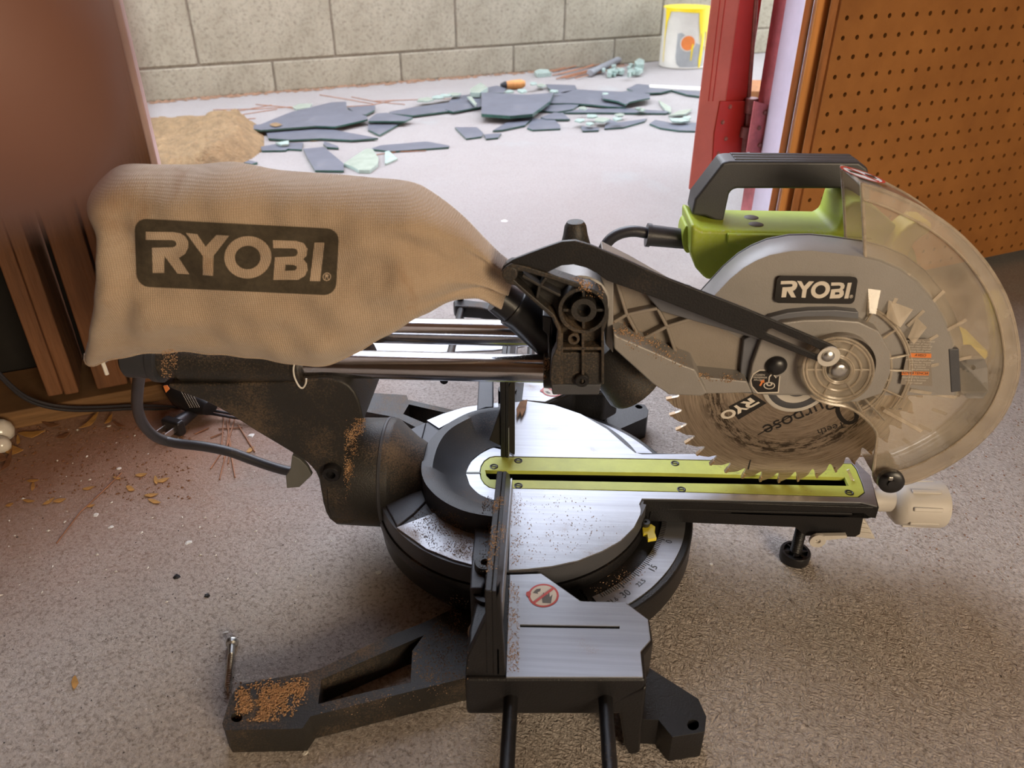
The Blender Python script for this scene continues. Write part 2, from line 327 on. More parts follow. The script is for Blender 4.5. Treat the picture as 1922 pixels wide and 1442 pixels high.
def extz(name, px, z1, z0, m, parent, bevel=.0008, holes=(), mir=False, **k):
    loops = [[uz(x, y, z1) for x, y in lp] for lp in [px]+list(holes)]
    if mir: loops = [[Vector((p.x, -p.y, p.z)) for p in lp] for lp in loops]
    v, f = prism_geo(loops, (0, 0, z0-z1)); return mk(name, v, f, m, parent, bevel, **k)
def frame(ax):
    ax = Vector(ax).normalized(); a = Vector((0, 0, 1)) if abs(ax.z) < .9 else Vector((1, 0, 0)); u = ax.cross(a).normalized(); return u, ax.cross(u)
def lathe_geo(P, ax, prof, n=24, vs=None, fs=None, caps=True, flute=0, a0=0, a1=2*math.pi):
    """prof: (distance along axis, radius)"""
    vs = [] if vs is None else vs; fs = [] if fs is None else fs
    P = Vector(P); ax = Vector(ax).normalized(); u, w = frame(ax); b0 = len(vs)
    for t, r in prof:
        for i in range(n):
            a = 2*math.pi*i/n; rr = r*(1-(.07 if flute and i % flute == 0 else 0)); vs.append(P+ax*t+(u*math.cos(a)+w*math.sin(a))*rr)
    for k in range(len(prof)-1):
        for i in range(n):
            j = (i+1) % n; a, b = b0+k*n, b0+(k+1)*n; fs.append([a+i, a+j, b+j, b+i])
    if caps:
        if prof[0][1] > 1e-6: fs.append([b0+i for i in range(n)])
        if prof[-1][1] > 1e-6: fs.append([b0+(len(prof)-1)*n+i for i in range(n)])
    return vs, fs
def lathe(name, P, ax, prof, m, parent, n=24, bevel=0, **k):
    fl = k.pop('flute', 0); v, f = lathe_geo(P, ax, prof, n, flute=fl); return mk(name, v, f, m, parent, bevel, **k)
def cyl(name, A, B, r, m, parent, n=24, bevel=0., r2=None, **k):
    A, B = Vector(A), Vector(B); return lathe(name, A, B-A, [(0, r), ((B-A).length, r if r2 is None else r2)], m, parent, n, bevel, **k)
def tube_geo(pts, r, n=10, vs=None, fs=None, closed=False, flat=1.):
    vs = [] if vs is None else vs; fs = [] if fs is None else fs; b0 = len(vs); pts = [Vector(p) for p in pts]; L = len(pts); pu = None
    for i, p in enumerate(pts):
        t = (pts[(i+1) % L]-pts[i-1]) if closed else (pts[min(L-1, i+1)]-pts[max(0, i-1)])
        if t.length < 1e-9: t = Vector((1, 0, 0))
        t.normalize()
        if pu is None: u, w = frame(t)
        else: u = (pu - t*pu.dot(t)).normalized(); w = t.cross(u)
        pu = u; rr = r[i] if isinstance(r, (list, tuple)) else r
        for k in range(n): a = 2*math.pi*k/n; vs.append(p+u*math.cos(a)*rr+w*math.sin(a)*rr*flat)
    for i in range(L if closed else L-1):
        for k in range(n):
            a = b0+i*n; b = b0+((i+1) % L)*n; j = (k+1) % n; fs.append([a+k, a+j, b+j, b+k])
    if not closed: fs.append([b0+k for k in range(n)]); fs.append([b0+(L-1)*n+k for k in range(n)])
    return vs, fs
def tube(name, pts, r, m, parent, n=10, **k):
    cl = k.pop('closed', False); fl = k.pop('flat', 1.); v, f = tube_geo(pts, r, n, closed=cl, flat=fl); return mk(name, v, f, m, parent, **k)
def box_geo(c, u, w, h, su, sw, sh, vs, fs):
    b = len(vs); c = Vector(c)
    for i in (-1, 1):
        for j in (-1, 1):
            for k in (-1, 1): vs.append(c+Vector(u)*su*i/2+Vector(w)*sw*j/2+Vector(h)*sh*k/2)
    for q in ((0, 1, 3, 2), (4, 6, 7, 5), (0, 4, 5, 1), (2, 3, 7, 6), (0, 2, 6, 4), (1, 5, 7, 3)): fs.append([b+i for i in q])
    return vs, fs
def circ(cx, cy, rx, ry=None, n=20, a0=0, a1=360):
    ry = ry or rx; full = a1-a0 == 360
    return [(cx+rx*math.cos(math.radians(a0+(a1-a0)*i/(n if full else n-1))), cy+ry*math.sin(math.radians(a0+(a1-a0)*i/(n if full else n-1)))) for i in range(n)]
def strip(p, w):
    """pixel polyline to a closed outline of width w"""
    L = []; Rr = []
    for i, q in enumerate(p):
        a = Vector(p[max(0, i-1)]); b = Vector(p[min(len(p)-1, i+1)]); t = (b-a).normalized(); nn = Vector((-t.y, t.x))*w/2
        L.append(tuple(Vector(q)+nn)); Rr.append(tuple(Vector(q)-nn))
    return L+Rr[::-1]
def ribs(name, lines, w, Y0, Y1, m, parent, **k):
    vs, fs = [], []
    for ln in lines: prism_geo([[uy(x, y, Y0) for x, y in strip(ln, w)]], (0, Y1-Y0, 0), vs, fs)
    return mk(name, vs, fs, m, parent, **k)
def decal_px(name, loops_list, hit, m, parent, sub=0, thick=None, **k):
    """flat print: list of polygons (with holes) in photo pixels laid on a surface"""
    bm = bmesh.new()
    for loops in loops_list:
        flat = [Vector((x, y, 0)) for lp in loops for x, y in lp]; bv = [bm.verts.new(p) for p in flat]
        for t in tessellate_polygon([[Vector((x, y, 0)) for x, y in lp] for lp in loops]):
            try: bm.faces.new([bv[i] for i in t])
            except ValueError: pass
    for _ in range(6):
        if not sub: break
        es = [e for e in bm.edges if e.calc_length() > sub]
        if not es: break
        bmesh.ops.subdivide_edges(bm, edges=es, cuts=1); bmesh.ops.triangulate(bm, faces=bm.faces)
    bm.verts.index_update()
    vs = [hit(v.co.x, v.co.y) for v in bm.verts]; fs = [[v.index for v in f.verts] for f in bm.faces]; bm.free()
    return mk(name, vs, fs, m, parent, **k)

# the name plate: outlines measured on the large print (crop pixels), box 330..1555 x 415..880
LOGO = [
 [[(395,495),(560,497),(605,505),(635,525),(650,555),(650,590),(630,628),(592,652),(655,750),(582,745),(505,640),(500,740),(430,740),(430,590),(555,588),(572,582),(580,568),(574,552),(555,545),(395,543)]],
 [[(637,502),(705,510),(755,585),(820,515),(897,520),(803,640),(800,760),(737,755),(737,640)]],
 [circ(1011,650,143,128,32), circ(1010,651,78,71,28)],
 [[(1160,547),(1300,552),(1345,565),(1370,600),(1367,640),(1347,662),(1370,690),(1376,730),(1360,765),(1320,788),(1168,787),(1175,650),(1290,646),(1305,640),(1312,622),(1305,604),(1285,597),(1163,595)], [(1240,695),(1290,697),(1308,706),(1310,718),(1300,730),(1238,733)]],
 [[(1410,562),(1470,562),(1455,797),(1392,795)]],
 [circ(1495,770,26,26,16), circ(1495,770,20,20,16)],
 [[(1484,785),(1484,755),(1500,755),(1506,762),(1502,770),(1507,785),(1501,785),(1496,772),(1490,772),(1490,785)]]]
def logo_map(x, y, q):
    u = (x-330)/1225; v = (y-415-.053*(x-330))/405
    a, b, c, d = [Vector(p) for p in q]; p = (a*(1-u)+b*u)*(1-v)+(d*(1-u)+c*u)*v; return p.x, p.y
def logo(q, hit0, hit1, mb, ml, parent, sub=0, only=7, rr=.06):
    bx = []
    for (cu, cv, s) in ((rr, rr*3, 180), (1-rr, rr*3, 270), (1-rr, 1-rr*3, 0), (rr, 1-rr*3, 90)):
        for i in range(6):
            a = math.radians(s+90*i/5); bx.append((330+1225*(cu+rr*math.cos(a)), 0, cv+rr*3*math.sin(a)))
    bxp = [logo_map(x, 415+.053*(x-330)+405*v, q) for x, _, v in bx]
    o = decal_px('logo_panel', [[bxp]], hit0, mb, parent, sub, smooth=0)
    decal_px('logo_lettering', [[[logo_map(x, y, q) for x, y in lp] for lp in g] for g in LOGO[:only]], hit1, ml, o if parent and parent.parent is None else parent, sub, smooth=0)
    return o

def text_geo(s, size, O, u, v):
    cu = bpy.data.curves.new('t', 'FONT'); cu.body = s; cu.size = size; cu.align_x = 'CENTER'; cu.align_y = 'CENTER'; cu.resolution_u = 4
    o = bpy.data.objects.new('t', cu); C.objects.link(o); dg = bpy.context.evaluated_depsgraph_get(); me = bpy.data.meshes.new_from_object(o.evaluated_get(dg))
    O, u, v = Vector(O), Vector(u), Vector(v)
    vs = [O+u*p.co.x+v*p.co.y for p in me.vertices]; fs = [list(p.vertices) for p in me.polygons]
    bpy.data.objects.remove(o); bpy.data.curves.remove(cu); bpy.data.meshes.remove(me); return vs, fs
def texts(name, items, m, parent):
    V_, F_ = [], []
    for it in items:
        v, f = text_geo(*it); b = len(V_); V_ += v; F_ += [[i+b for i in q] for q in f]
    return mk(name, V_, F_, m, parent, smooth=0)
X, Y_, Z_ = Vector((1, 0, 0)), Vector((0, 1, 0)), Vector((0, 0, 1))

# =================================================================== SETTING
AB = math.radians(26); ub = Vector((math.cos(AB), math.sin(AB), 0)); nb = Vector((-math.sin(AB), math.cos(AB), 0))     # building directions: along the wall, outwards
PL = uz(124, 788, FZ); PR = uz(1900, 492, FZ)
DPEG = (PR-CAM).dot(nb); DL = (PL-CAM).dot(nb)
def onW(P0, off=0.): return lambda x, y: upl(x, y, P0+nb*off, nb)
def bld(u, v, z):   # building frame: origin at PL
    return Vector((PL.x, PL.y, 0))+ub*u+nb*v+Z_*z
def slab(name, pts, ext, m, parent=None, bevel=0, **k):
    v, f = prism_geo([pts], ext); return mk(name, v, f, m, parent, bevel, **k)
def struct(o): o['kind'] = 'structure'; return o
def lb(o, s): o['label'] = s; return o

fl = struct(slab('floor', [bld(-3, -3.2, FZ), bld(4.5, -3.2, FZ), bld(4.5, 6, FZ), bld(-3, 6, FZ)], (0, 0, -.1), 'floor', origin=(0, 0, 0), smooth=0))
lb(fl, 'worn grey concrete slab running from the garage out to the yard')
# --- block wall of the yard
A2 = math.radians(28); u2 = Vector((math.cos(A2), math.sin(A2), 0)); n2 = Vector((-math.sin(A2), math.cos(A2), 0)); P2 = uz(620, 165, FZ)
def w2(u, z, d=0.): return P2+u2*u+n2*d+Z_*(z-FZ)
zc = .0135; jz = .003
wallb = struct(slab('wall_back', [w2(-2.6, FZ, .004), w2(3.4, FZ, .004), w2(3.4, .95, .004), w2(-2.6, .95, .004)], n2*.13, 'mortar', smooth=0))
lb(wallb, 'rough grey concrete block wall across the yard')
def block(u0, u1, z0, z1):
    o = slab('block', [w2(u0+jz, z0, 0), w2(u1-jz, z0, 0), w2(u1-jz, z1, 0), w2(u0+jz, z1, 0)], n2*.03, 'block', wallb, .004, origin=w2((u0+u1)/2, z0, 0)); return o
for k in range(-6, 8): block(.4*k+.235+(.0 if k < 3 else 0), .4*k+.635, FZ+.001, zc-jz)
for r in range(5):
    z0 = zc+.19*r; off = .028 if r % 2 == 0 else .235
    for k in range(-6, 8): block(.4*k+off, .4*k+off+.4, z0+jz, z0+.19-jz)
# --- garage front wall, left of the opening
siding = struct(slab('wall_front_left', [onW(PL, .10)(260, 700), bld(-2.2, .10, -.075), bld(-2.2, .10, 2.1), bld(-.18, .10, 2.1)], nb*.02, 'siding', smooth=0))
lb(siding, 'dark backing boards between the studs left of the opening')
def Lp(px, off=0.): f = onW(PL, off); return [f(x, y) for x, y in px]
pt = Lp([(0, 764), (430, 698), (430, 742), (0, 803)])
pt[0] = pt[0]-ub*1.6; pt[3] = pt[3]-ub*1.6
for p in (pt[2], pt[3]): p.z = FZ
plate = struct(slab('trim_1', pt, nb*.095, 'plate', None, .002)); lb(plate, 'dusty bottom plate timber lying along the floor at the left')
zt = 2.05
def vpost(name, P0, off, bl, br, tl, tr, dep, m, label, bev=.002, z0=FZ, z1=zt, vdir=None):
    f = onW(P0, off); U = lambda q: (f(*q)-P0).dot(ub); a = (U(bl)+U(tl))/2; b = (U(br)+U(tr))/2; B = P0+nb*off
    pts = [Vector((B.x, B.y, 0))+ub*u+Z_*z for u, z in ((a, z0), (b, z0), (b, z1), (a, z1))]
    e_ = pts[0]-CAM; e_.z = 0; e_.normalize(); e_ = nb if vdir is None else e_
    o = slab(name, pts, e_*dep, m, None, bev); return lb(o, label)
def stud(name, bl, br, tl, tr, off, dep, m, label):
    f = onW(PL, off); return struct(vpost(name, PL, off, bl, br, tl, tr, dep, m, label, z0=f(*bl).z-.003))
stud('trim_2', (71, 745), (104, 740), (8, 470), (38, 466), .0, .09, 'wood', 'leftmost wall stud, rough and weathered, beside the blurred finger')
stud('trim_3', (107, 741), (143, 735), (38, 466), (62, 466), .004, .085, 'wood', 'second wall stud nailed against the leftmost one')
stud('trim_4', (181, 728), (241, 721), (62, 364), (133, 364), .0, .088, 'wood', 'wide reddish stud right of the dark gap in the left wall')
stud('trim_5', (245, 720), (392, 700), (138, 364), (264, 262), -.004, .10, 'wood', 'reddish brown door stud behind the dust bag')
stud('trim_6', (396, 700), (410, 698), (222, 150), (234, 150), -.006, .12, 'pinktrim', 'narrow pale pink edge of the left door frame')
# --- right of the opening : pegboard, posts, jamb
def Rp(px, off=0.): f = onW(PR, off); return [f(x, y) for x, y in px]
PX0 = Rp([(1567, 145)])[0]; EU = (PX0-PR).dot(ub); EZ = PX0.z      # one measured hole
SPX = .0209
def peg():
    e = Rp([(1582, 0), (1500, 380)]); ul = min((q-PR).dot(ub) for q in e)+.004
    j0 = -14; j1 = 26; i1 = 44; vs, fs = [], []; r = .0028; h = SPX/2; th = .004
    for side in (0, 1):
        for i in range(0, i1):
            for j in range(j0, j1):
                cx = EU+i*SPX; cz = EZ+j*SPX*.985; b = len(vs)
                if cz-h < FZ: continue
                hz = SPX*.985/2
                sq = [(-h, -hz), (0, -hz), (h, -hz), (h, 0), (h, hz), (0, hz), (-h, hz), (-h, 0)]
                for (a, c) in sq: vs.append(PR+ub*(cx+a)+nb*th*side+Z_*(cz+c-FZ))
                for k in range(8):
                    an = math.radians(225+45*k); vs.append(PR+ub*(cx+r*math.cos(an))+nb*th*side+Z_*(cz+r*math.sin(an)-FZ))
                for k in range(8):
                    q = (k+1) % 8; fs.append([b+k, b+q, b+8+q, b+8+k])
                    if side == 0: fs.append([b+8+k, b+8+q, -(b+8+q)-1, -(b+8+k)-1])
    half = len(vs)//2
    fs = [[(-x-1)+half if x < 0 else x for x in f] for f in fs]
    # plain margins
    u0, u1 = EU-h, EU+(i1-1)*SPX+h; zb, zt_ = EZ+j0*SPX*.985-h, EZ+(j1-1)*SPX*.985+h
    def rect(a, b, c, d):
        prism_geo([[PR+ub*a+Z_*(c-FZ), PR+ub*b+Z_*(c-FZ), PR+ub*b+Z_*(d-FZ), PR+ub*a+Z_*(d-FZ)]], nb*th, vs, fs)
    rect(ul, u0, FZ, 1.9); rect(u1, u1+.9, FZ, 1.9); rect(u0, u1, zt_, 1.9)
    return mk('wall_front_right', vs, fs, 'peg', None, 0, smooth=0)
pg = struct(peg()); lb(pg, 'brown perforated pegboard wall right of the door')
bk = struct(slab('wall_pegboard_backing', [PR+ub*(-.42)+nb*.03+Z_*0, PR+ub*1.4+nb*.03, PR+ub*1.4+nb*.03+Z_*2, PR+ub*(-.42)+nb*.03+Z_*2], nb*.02, 'siding', smooth=0)); lb(bk, 'dark void behind the pegboard holes')
def post(name, px, off, dep, m, label, bev=.002):
    bl, br, tr, tl = px; return struct(vpost(name, PR, off, bl, br, tl, tr, dep, m, label, bev, vdir=1))
post('trim_7', [(1487, 380), (1501, 380), (1582, 0), (1560, 0)], 0.004, .03, 'wooddk', 'knotty brown batten against the left edge of the pegboard')
post('trim_8', [(1458, 380), (1489, 380), (1562, 0), (1541, 0)], .016, .03, 'woodlt', 'wider orange pine strip of the door frame beside the batten')
post('trim_9', [(1454, 380), (1459, 380), (1542, 0), (1534, 0)], .044, .03, 'jambwhite', 'thin pale groove with peeled paint between the pine strips')
post('trim_10', [(1440, 380), (1455, 380), (1535, 0), (1518, 0)], .052, .03, 'woodlt', 'narrow orange pine strip next to the white jamb')
def reveal(name, pL, oL, pR, oR, m, label):
    U = lambda q, o: (onW(PR, o)(*q)-PR).dot(ub); a = sum(U(q, oL) for q in pL)/2; b = sum(U(q, oR) for q in pR)/2
    B = Vector((PR.x, PR.y, 0)); A_ = B+nb*oL+ub*a; B_ = B+nb*oR+ub*b
    o = struct(slab(name, [A_+Z_*FZ, B_+Z_*FZ, B_+Z_*zt, A_+Z_*zt], ub*.02, m, None, .001)); return lb(o, label)
reveal('trim_11', [(1441, 200), (1477, 0)][:2], .115, [(1478, 200), (1519, 0)], .056, 'jambwhite', 'lilac white painted door jamb')
reveal('trim_12', [(1421, 190), (1453, 0)], .150, [(1441.5, 200), (1477.5, 0)], .115, 'jambpink', 'overspray of red paint along the edge of the white jamb')
# --- the open door, seen edge on
door = struct(slab('door_1', [], (0, 0, 0), 'doorred')) if False else None
DO = .15
def Dp(px, off=DO): return Rp(px, off)
def down(p, q): d = p-q; return q+d*((FZ+.02-q.z)/d.z)
ddir = ray(1330, 200); ddir.z = 0; ddir.normalize()
fU = lambda q, off: (onW(PR, off)(*q)-PR).dot(ub)
def vrect(off, ul, ur, z0, z1): B = Vector((PR.x, PR.y, 0))+nb*off; return [B+ub*ul+Z_*z0, B+ub*ur+Z_*z0, B+ub*ur+Z_*z1, B+ub*ul+Z_*z1]
dl_, dr_ = (fU((1376, 0), DO)+fU((1345, 300), DO))/2, (fU((1420, 0), DO)+fU((1394, 300), DO))/2
dz_ = onW(PR, DO)(1306, 354).z
door = struct(slab('door_1', vrect(DO, dl_, dr_, dz_, zt), ddir*.62, 'doorred', None, .002)); lb(door, 'red painted door swung outwards, seen edge on')
fl_, fr_ = (fU((1334, 0), DO-.004)+fU((1308, 226), DO-.004))/2, dl_+.003
slab('door_face', vrect(DO-.004, fl_, fr_, dz_, zt), ddir*.05, 'doorpink', door, .003)
for gx in ((1352, 1330), (1362, 1338)):
    g = Dp([(gx[0]-.8, 0), (gx[0]+.8, 0), (gx[1]+1, 190), (gx[1]-.6, 190)], DO-.0045)
    slab('moulding_groove', g, nb*.001, 'doorred', door, smooth=0)
# dark weather strip on the far side of the edge
slab('weather_strip', Dp([(1402, 210), (1408, 208), (1424, 0), (1417, 0)], DO-.002), nb*.02, 'hinge', door, .001)
# hinge
hg = empty('door_hinge', (0, 0, 0)); hg.parent = door; hg.location = -WL['door_1']; WL['door_hinge'] = Vector((0, 0, 0))
def hpl(name, px, off, m, dep=.003): return slab(name, Rp(px, off), nb*dep, m, hg, .0008)
hpl('hinge_leaf', [(1352, 190), (1402, 190), (1391, 290), (1390, 300), (1338, 302), (1341, 250)], DO-.006, 'doorred')
hpl('jamb_leaf', [(1417, 190), (1444, 197), (1427, 286), (1402, 286)], .117, 'jambpink')
for (x0, y0, x1, y1) in ((1412, 184, 1409, 212), (1403, 238, 1399, 258)):
    cyl('hinge_knuckle', Rp([(x0, y0)], DO-.01)[0], Rp([(x1, y1)], DO-.01)[0], .0085, 'hinge', hg, 14, .001)
for (x0, y0, x1, y1) in ((1406, 210, 1402, 240), (1398, 256, 1394, 290)):
    cyl('hinge_knuckle', Rp([(x0, y0)], DO-.004)[0], Rp([(x1, y1)], DO-.004)[0], .0055, 'hinge', hg, 14)
for x, y, off in ((1372, 201, DO-.008), (1358, 230, DO-.008), (1364, 261, DO-.008), (1350, 289, DO-.008), (1438, 212, .114), (1427, 241, .114), (1428, 273, .114)):
    p = Rp([(x, y)], off)[0]; lathe('hinge_screw', p, nb, [(0, .0018), (.0015, .0030), (.003, .0030)], 'hinge', hg, 12)
# --- rest of the garage shell (behind the camera; it only shades and bounces light)
HZ = 2.1
dR = (PR-PL).dot(nb)
ljam = (onW(PL)(234, 150)-PL).dot(ub); rjam = (Rp([(1560, 0)])[0]-PL).dot(ub)
lb(struct(slab('ceiling', [bld(-2.2, -3.0, HZ), bld(3.2, -3.0, HZ), bld(3.2, .2, HZ), bld(-2.2, .2, HZ)], (0, 0, .05), 'plaster', smooth=0)), 'garage ceiling boarding')
lb(struct(slab('wall_rear', [bld(-2.2, -3.0, FZ), bld(3.2, -3.0, FZ), bld(3.2, -3.0, HZ), bld(-2.2, -3.0, HZ)], nb*-.05, 'plaster', smooth=0)), 'garage rear wall')
lb(struct(slab('wall_left', [bld(-2.2, -3.0, FZ), bld(-2.2, .2, FZ), bld(-2.2, .2, HZ), bld(-2.2, -3.0, HZ)], ub*-.05, 'plaster', smooth=0)), 'garage left side wall')
lb(struct(slab('wall_right', [bld(3.2, -3.0, FZ), bld(3.2, .2, FZ), bld(3.2, .2, HZ), bld(3.2, -3.0, HZ)], ub*.05, 'plaster', smooth=0)), 'garage right side wall')
lb(struct(slab('wall_header', [bld(ljam-.5, .02, 1.93), bld(rjam+.6, .02, 1.93), bld(rjam+.6, .02, HZ), bld(ljam-.5, .02, HZ)], nb*.08, 'plaster', smooth=0)), 'header board above the door opening')

# =================================================================== MITRE SAW
saw = tag(empty('miter_saw', (0, 0, FZ)), 'sliding mitre saw with lime throat plate, grey guard and black cast base', 'power saw')
BL = Vector((.2026, 0, .092)); RB = .092
# ---- base
def ring(name, r0, r1, a0, a1, z1, z0, m, parent, n=64, **k):
    A = [math.radians(a0+(a1-a0)*i/n) for i in range(n+1)]
    pts = [Vector((r1*math.cos(a), r1*math.sin(a), z1)) for a in A]+[Vector((r0*math.cos(a), r0*math.sin(a), z1)) for a in reversed(A)]
    v, f = prism_geo([pts], (0, 0, z0-z1)); return mk(name, v, f, m, parent, **k)
lathe('base_drum', (0, 0, -.0035), (0, 0, -1), [(.0135, .09), (.0135, .107), (.018, .1085), (.022, .1075), (.038, .106), (.052, .097), (.054, .06)], 'black', saw, 96)
# scale ring
ring('base_flange', .100, .1425, -62, 62, -.0262, -.050, 'black', saw, bevel=.002)
sr = ring('miter_scale', .1185, .1365, -60, 60, -.0252, -.0262, 'alu', saw)
def sang(x, y): p = uz(x, y, -.0252); return math.degrees(math.atan2(p.y, p.x))
a0, a15, a30 = sang(1243, 1013), sang(1213, 1058), sang(1160, 1111)
dg = (a15-a0)/15.
vs, fs = [], []
for k in range(-60, 47):
    a = math.radians(a0-k*1.0*abs(dg)) if False else math.radians(a0+k*dg)
    L = .0052 if k % 15 == 0 or k in (22, -22) else .0035
    if not -58 < math.degrees(a) < 58: continue
    e = Vector((math.cos(a), math.sin(a), 0)); t = Vector((-e.y, e.x, 0))
    box_geo(e*(.1187+L/2)+Z_*-.0251, e, t, Z_, L, .00045 if L < .005 else .0006, .0003, vs, fs)
mk('scale_mark', vs, fs, 'stickerblack', sr, smooth=0)
def num(s, x, y, size):
    O = uz(x, y, -.02495); e = Vector((O.x, O.y, 0)).normalized(); return (s, size, O, Vector((-e.y, e.x, 0)), -e)
for t_ in (num('0', 1256, 1017, .0068), num('15', 1226, 1067, .0072), num('22.5', 1203, 1094, .0050), num('30', 1174, 1115, .0078), num('31.6', 1150, 1128, .0050)): texts('scale_number', [t_], 'stickerblack', sr)
# ---- turntable
lathe('turntable', (0, 0, -.0124), (0, 0, -1), [(0, 0.0001), (0, .1050), (.004, .100)], 'siding', saw, 96)  # floor blackened so the kerf above it looks deep and unlit
ring('turntable_side', .1035, .1059, 17, 343, -.0014, -.0160, 'slate', saw, 96)
hw0, hw1 = uz(1000, 917).y-.0006, uz(1000, 857).y+.0006; hm = (hw0+hw1)/2; hr = (hw1-hw0)/2; hxl = uz(901, 887).x+hr
ta0, ta1 = math.asin(hw0/.1035), math.asin(hw1/.1035)
dk = [Vector((.1035*math.cos(a), .1035*math.sin(a), -.0014)) for a in [ta1+(2*math.pi+ta0-ta1)*i/90 for i in range(91)]]
dk += [Vector((hxl+hr*math.cos(a), hm+hr*math.sin(a), -.0014)) for a in [math.radians(270-180*i/14) for i in range(15)]]
v, f = prism_geo([dk], (0, 0, -.003)); mk('turntable_deck', v, f, 'slate', saw)
tp = [(966, 755), (990, 753), (1040, 760), (1090, 777), (1140, 806), (1172, 834), (1192, 850), (1205, 853), (1330, 852), (1560, 861), (1585, 863), (1606, 866), (1634, 893), (1647, 950), (1616, 943), (1205, 936), (1200, 946), (1203, 957), (1202, 966), (1190, 990), (1165, 1015), (1131, 1034), (1085, 1052), (1035, 1063), (990, 1068), (955, 1070), (958, 938), (925, 938), (902, 931), (882, 912), (874, 888), (882, 868), (903, 851), (925, 840), (945, 845), (964, 857)]
hole = [(x, y) for x, y in [(930, 856)] + [(1270, 862), (1600, 870), (1608, 880), (1618, 905), (1624, 925), (1612, 934), (1270, 924), (950, 917)] + circ(929, 887, 29, 31, 9, 90, 270)[::1]]
def hx_(pts, z): return [uz(x, y, z) for x, y in pts]
extz('table_plate', tp, 0, -.0013, 'alu', saw, .0002, [hole], smooth=20)
extz('table_plate', [(744, 990), (835, 955), (856, 965), (890, 992), (889, 1061), (850, 1050), (800, 1030)], 0, -.0013, 'aludusty', saw, .0002, smooth=20)
extz('table_plate', [(801, 789), (830, 777), (870, 765), (915, 758), (935, 756), (936, 764), (890, 776), (850, 790), (824, 804)], 0, -.0013, 'alu', saw, .0002, smooth=20)
extz('seam_line', [(874, 886), (902, 886), (902, 889), (874, 889)], .0003, -.001, 'darkscrew', saw, 0, smooth=0)
# throat insert with its kerf
slot = [(911, 883), (918, 883), (1240, 888), (1586, 896), (1593, 912), (1240, 906), (920, 900), (913, 893)]
hole2 = [((x-1200)*.996+1200, (y-894)*.96+894) for x, y in hole]
ins = extz('throat_insert', hole2, -.0004, -.004, 'limeinsert', saw, .0005, [slot])
for x, y in ((973, 865), (973, 912), (1267, 870), (1279, 919), (1594, 925), (927, 876)):
    p = uz(x, y, -.0003); v, f = lathe_geo(p, Z_, [(-.001, .0034), (.0002, .0034), (.0004, .0028), (-.0004, .0014), (-.0004, 0)], 18); box_geo(p+Z_*.0003, X, Y_, Z_, .0038, .0007, .0004, v, f); mk('insert_screw', v, f, 'darkscrew', ins)
# ---- table arm and its outer end
extz('table_arm', [(1196, 850), (1330, 853), (1606, 867), (1634, 893), (1650, 953), (1618, 949), (1200, 940), (1200, 923), (1606, 932), (1617, 926), (1600, 871), (1196, 862)], -.0014, -.012, 'black', saw, .0003)
ya = -.0256
sp_ = [uy(x, y, ya) for x, y in [(1200, 942), (1640, 953), (1622, 964), (1614, 1003), (1605, 1008), (1512, 1006), (1492, 990), (1380, 985), (1215, 978), (1200, 958)]]
for q in sp_[:2]: q.z = -.0120
v, f = prism_geo([sp_], (0, .052, 0)); mk('table_arm_body', v, f, 'black', saw, .001)
v, f = prism_geo([[Vector((sp_[0].x, ya, -.0018)), Vector((sp_[1].x, ya, -.0018)), Vector((sp_[1].x-.001, ya, -.013)), Vector((sp_[0].x, ya, -.013))]], (0, .006, 0)); mk('table_arm_skirt', v, f, 'black', saw, .0006)
exty('arm_side_rim', [(1222, 955), (1600, 964), (1600, 968), (1226, 959), (1222, 975), (1218, 975)], ya-.0008, ya+.001, 'black', saw, .0004)
extz('kerf_dark', [(880, 866), (1600, 878), (1606, 930), (880, 920)], -.0105, -.0112, 'siding', saw, 0)  # black sheet painting the darkness down in the kerf
lathe('lock_shaft', uy(1630, 938, -.002), X, [(0, .009), (.016, .009), (.020, .0105)], 'knob', saw, 24, 0)
kp = uy(1668, 944, -.002)
kn = lathe('lock_knob', kp, X, [(0, .0085), (.002, .0125), (.006, .0165), (.010, .0172), (.036, .0185), (.0395, .0178), (.041, .0155), (.041, 0.0001)], 'knob', saw, 48, 0, flute=0)
u_, w_ = frame(X)
for i in range(8):
    a = 2*math.pi*i/8+.35; d = u_*math.cos(a)+w_*math.sin(a); vs, fs = [], []
    box_geo(kp+X*.022+d*.0178, X, d, X.cross(d), .022, .0022, .0034, vs, fs); mk('knob_flute', vs, fs, 'knob', kn, .0009)
# detent lever below the knob
vs, fs = [], []
lv = exty('detent_lever', [(1600, 978), (1618, 972), (1628, 985), (1644, 1013), (1620, 1011), (1592, 1006)], -.012, .012, 'knob', saw, .001)
for k in range(3): ribs('lever_ridge', [[(1602, 982+9*k), (1626+5*k, 986+9*k)]], 3, -.0135, -.012, 'knob', lv, bevel=.0004)
lathe('detent_tab', uy(1533, 1012, -.03), (0, -1, 0), [(0, .0062), (.003, .0062), (.003, .002), (.001, .002)], 'knob', saw, 18, .0004)
exty('detent_tab', [(1533, 1007), (1590, 1006), (1590, 1011), (1533, 1017)], -.032, -.028, 'knob', saw, .0005)
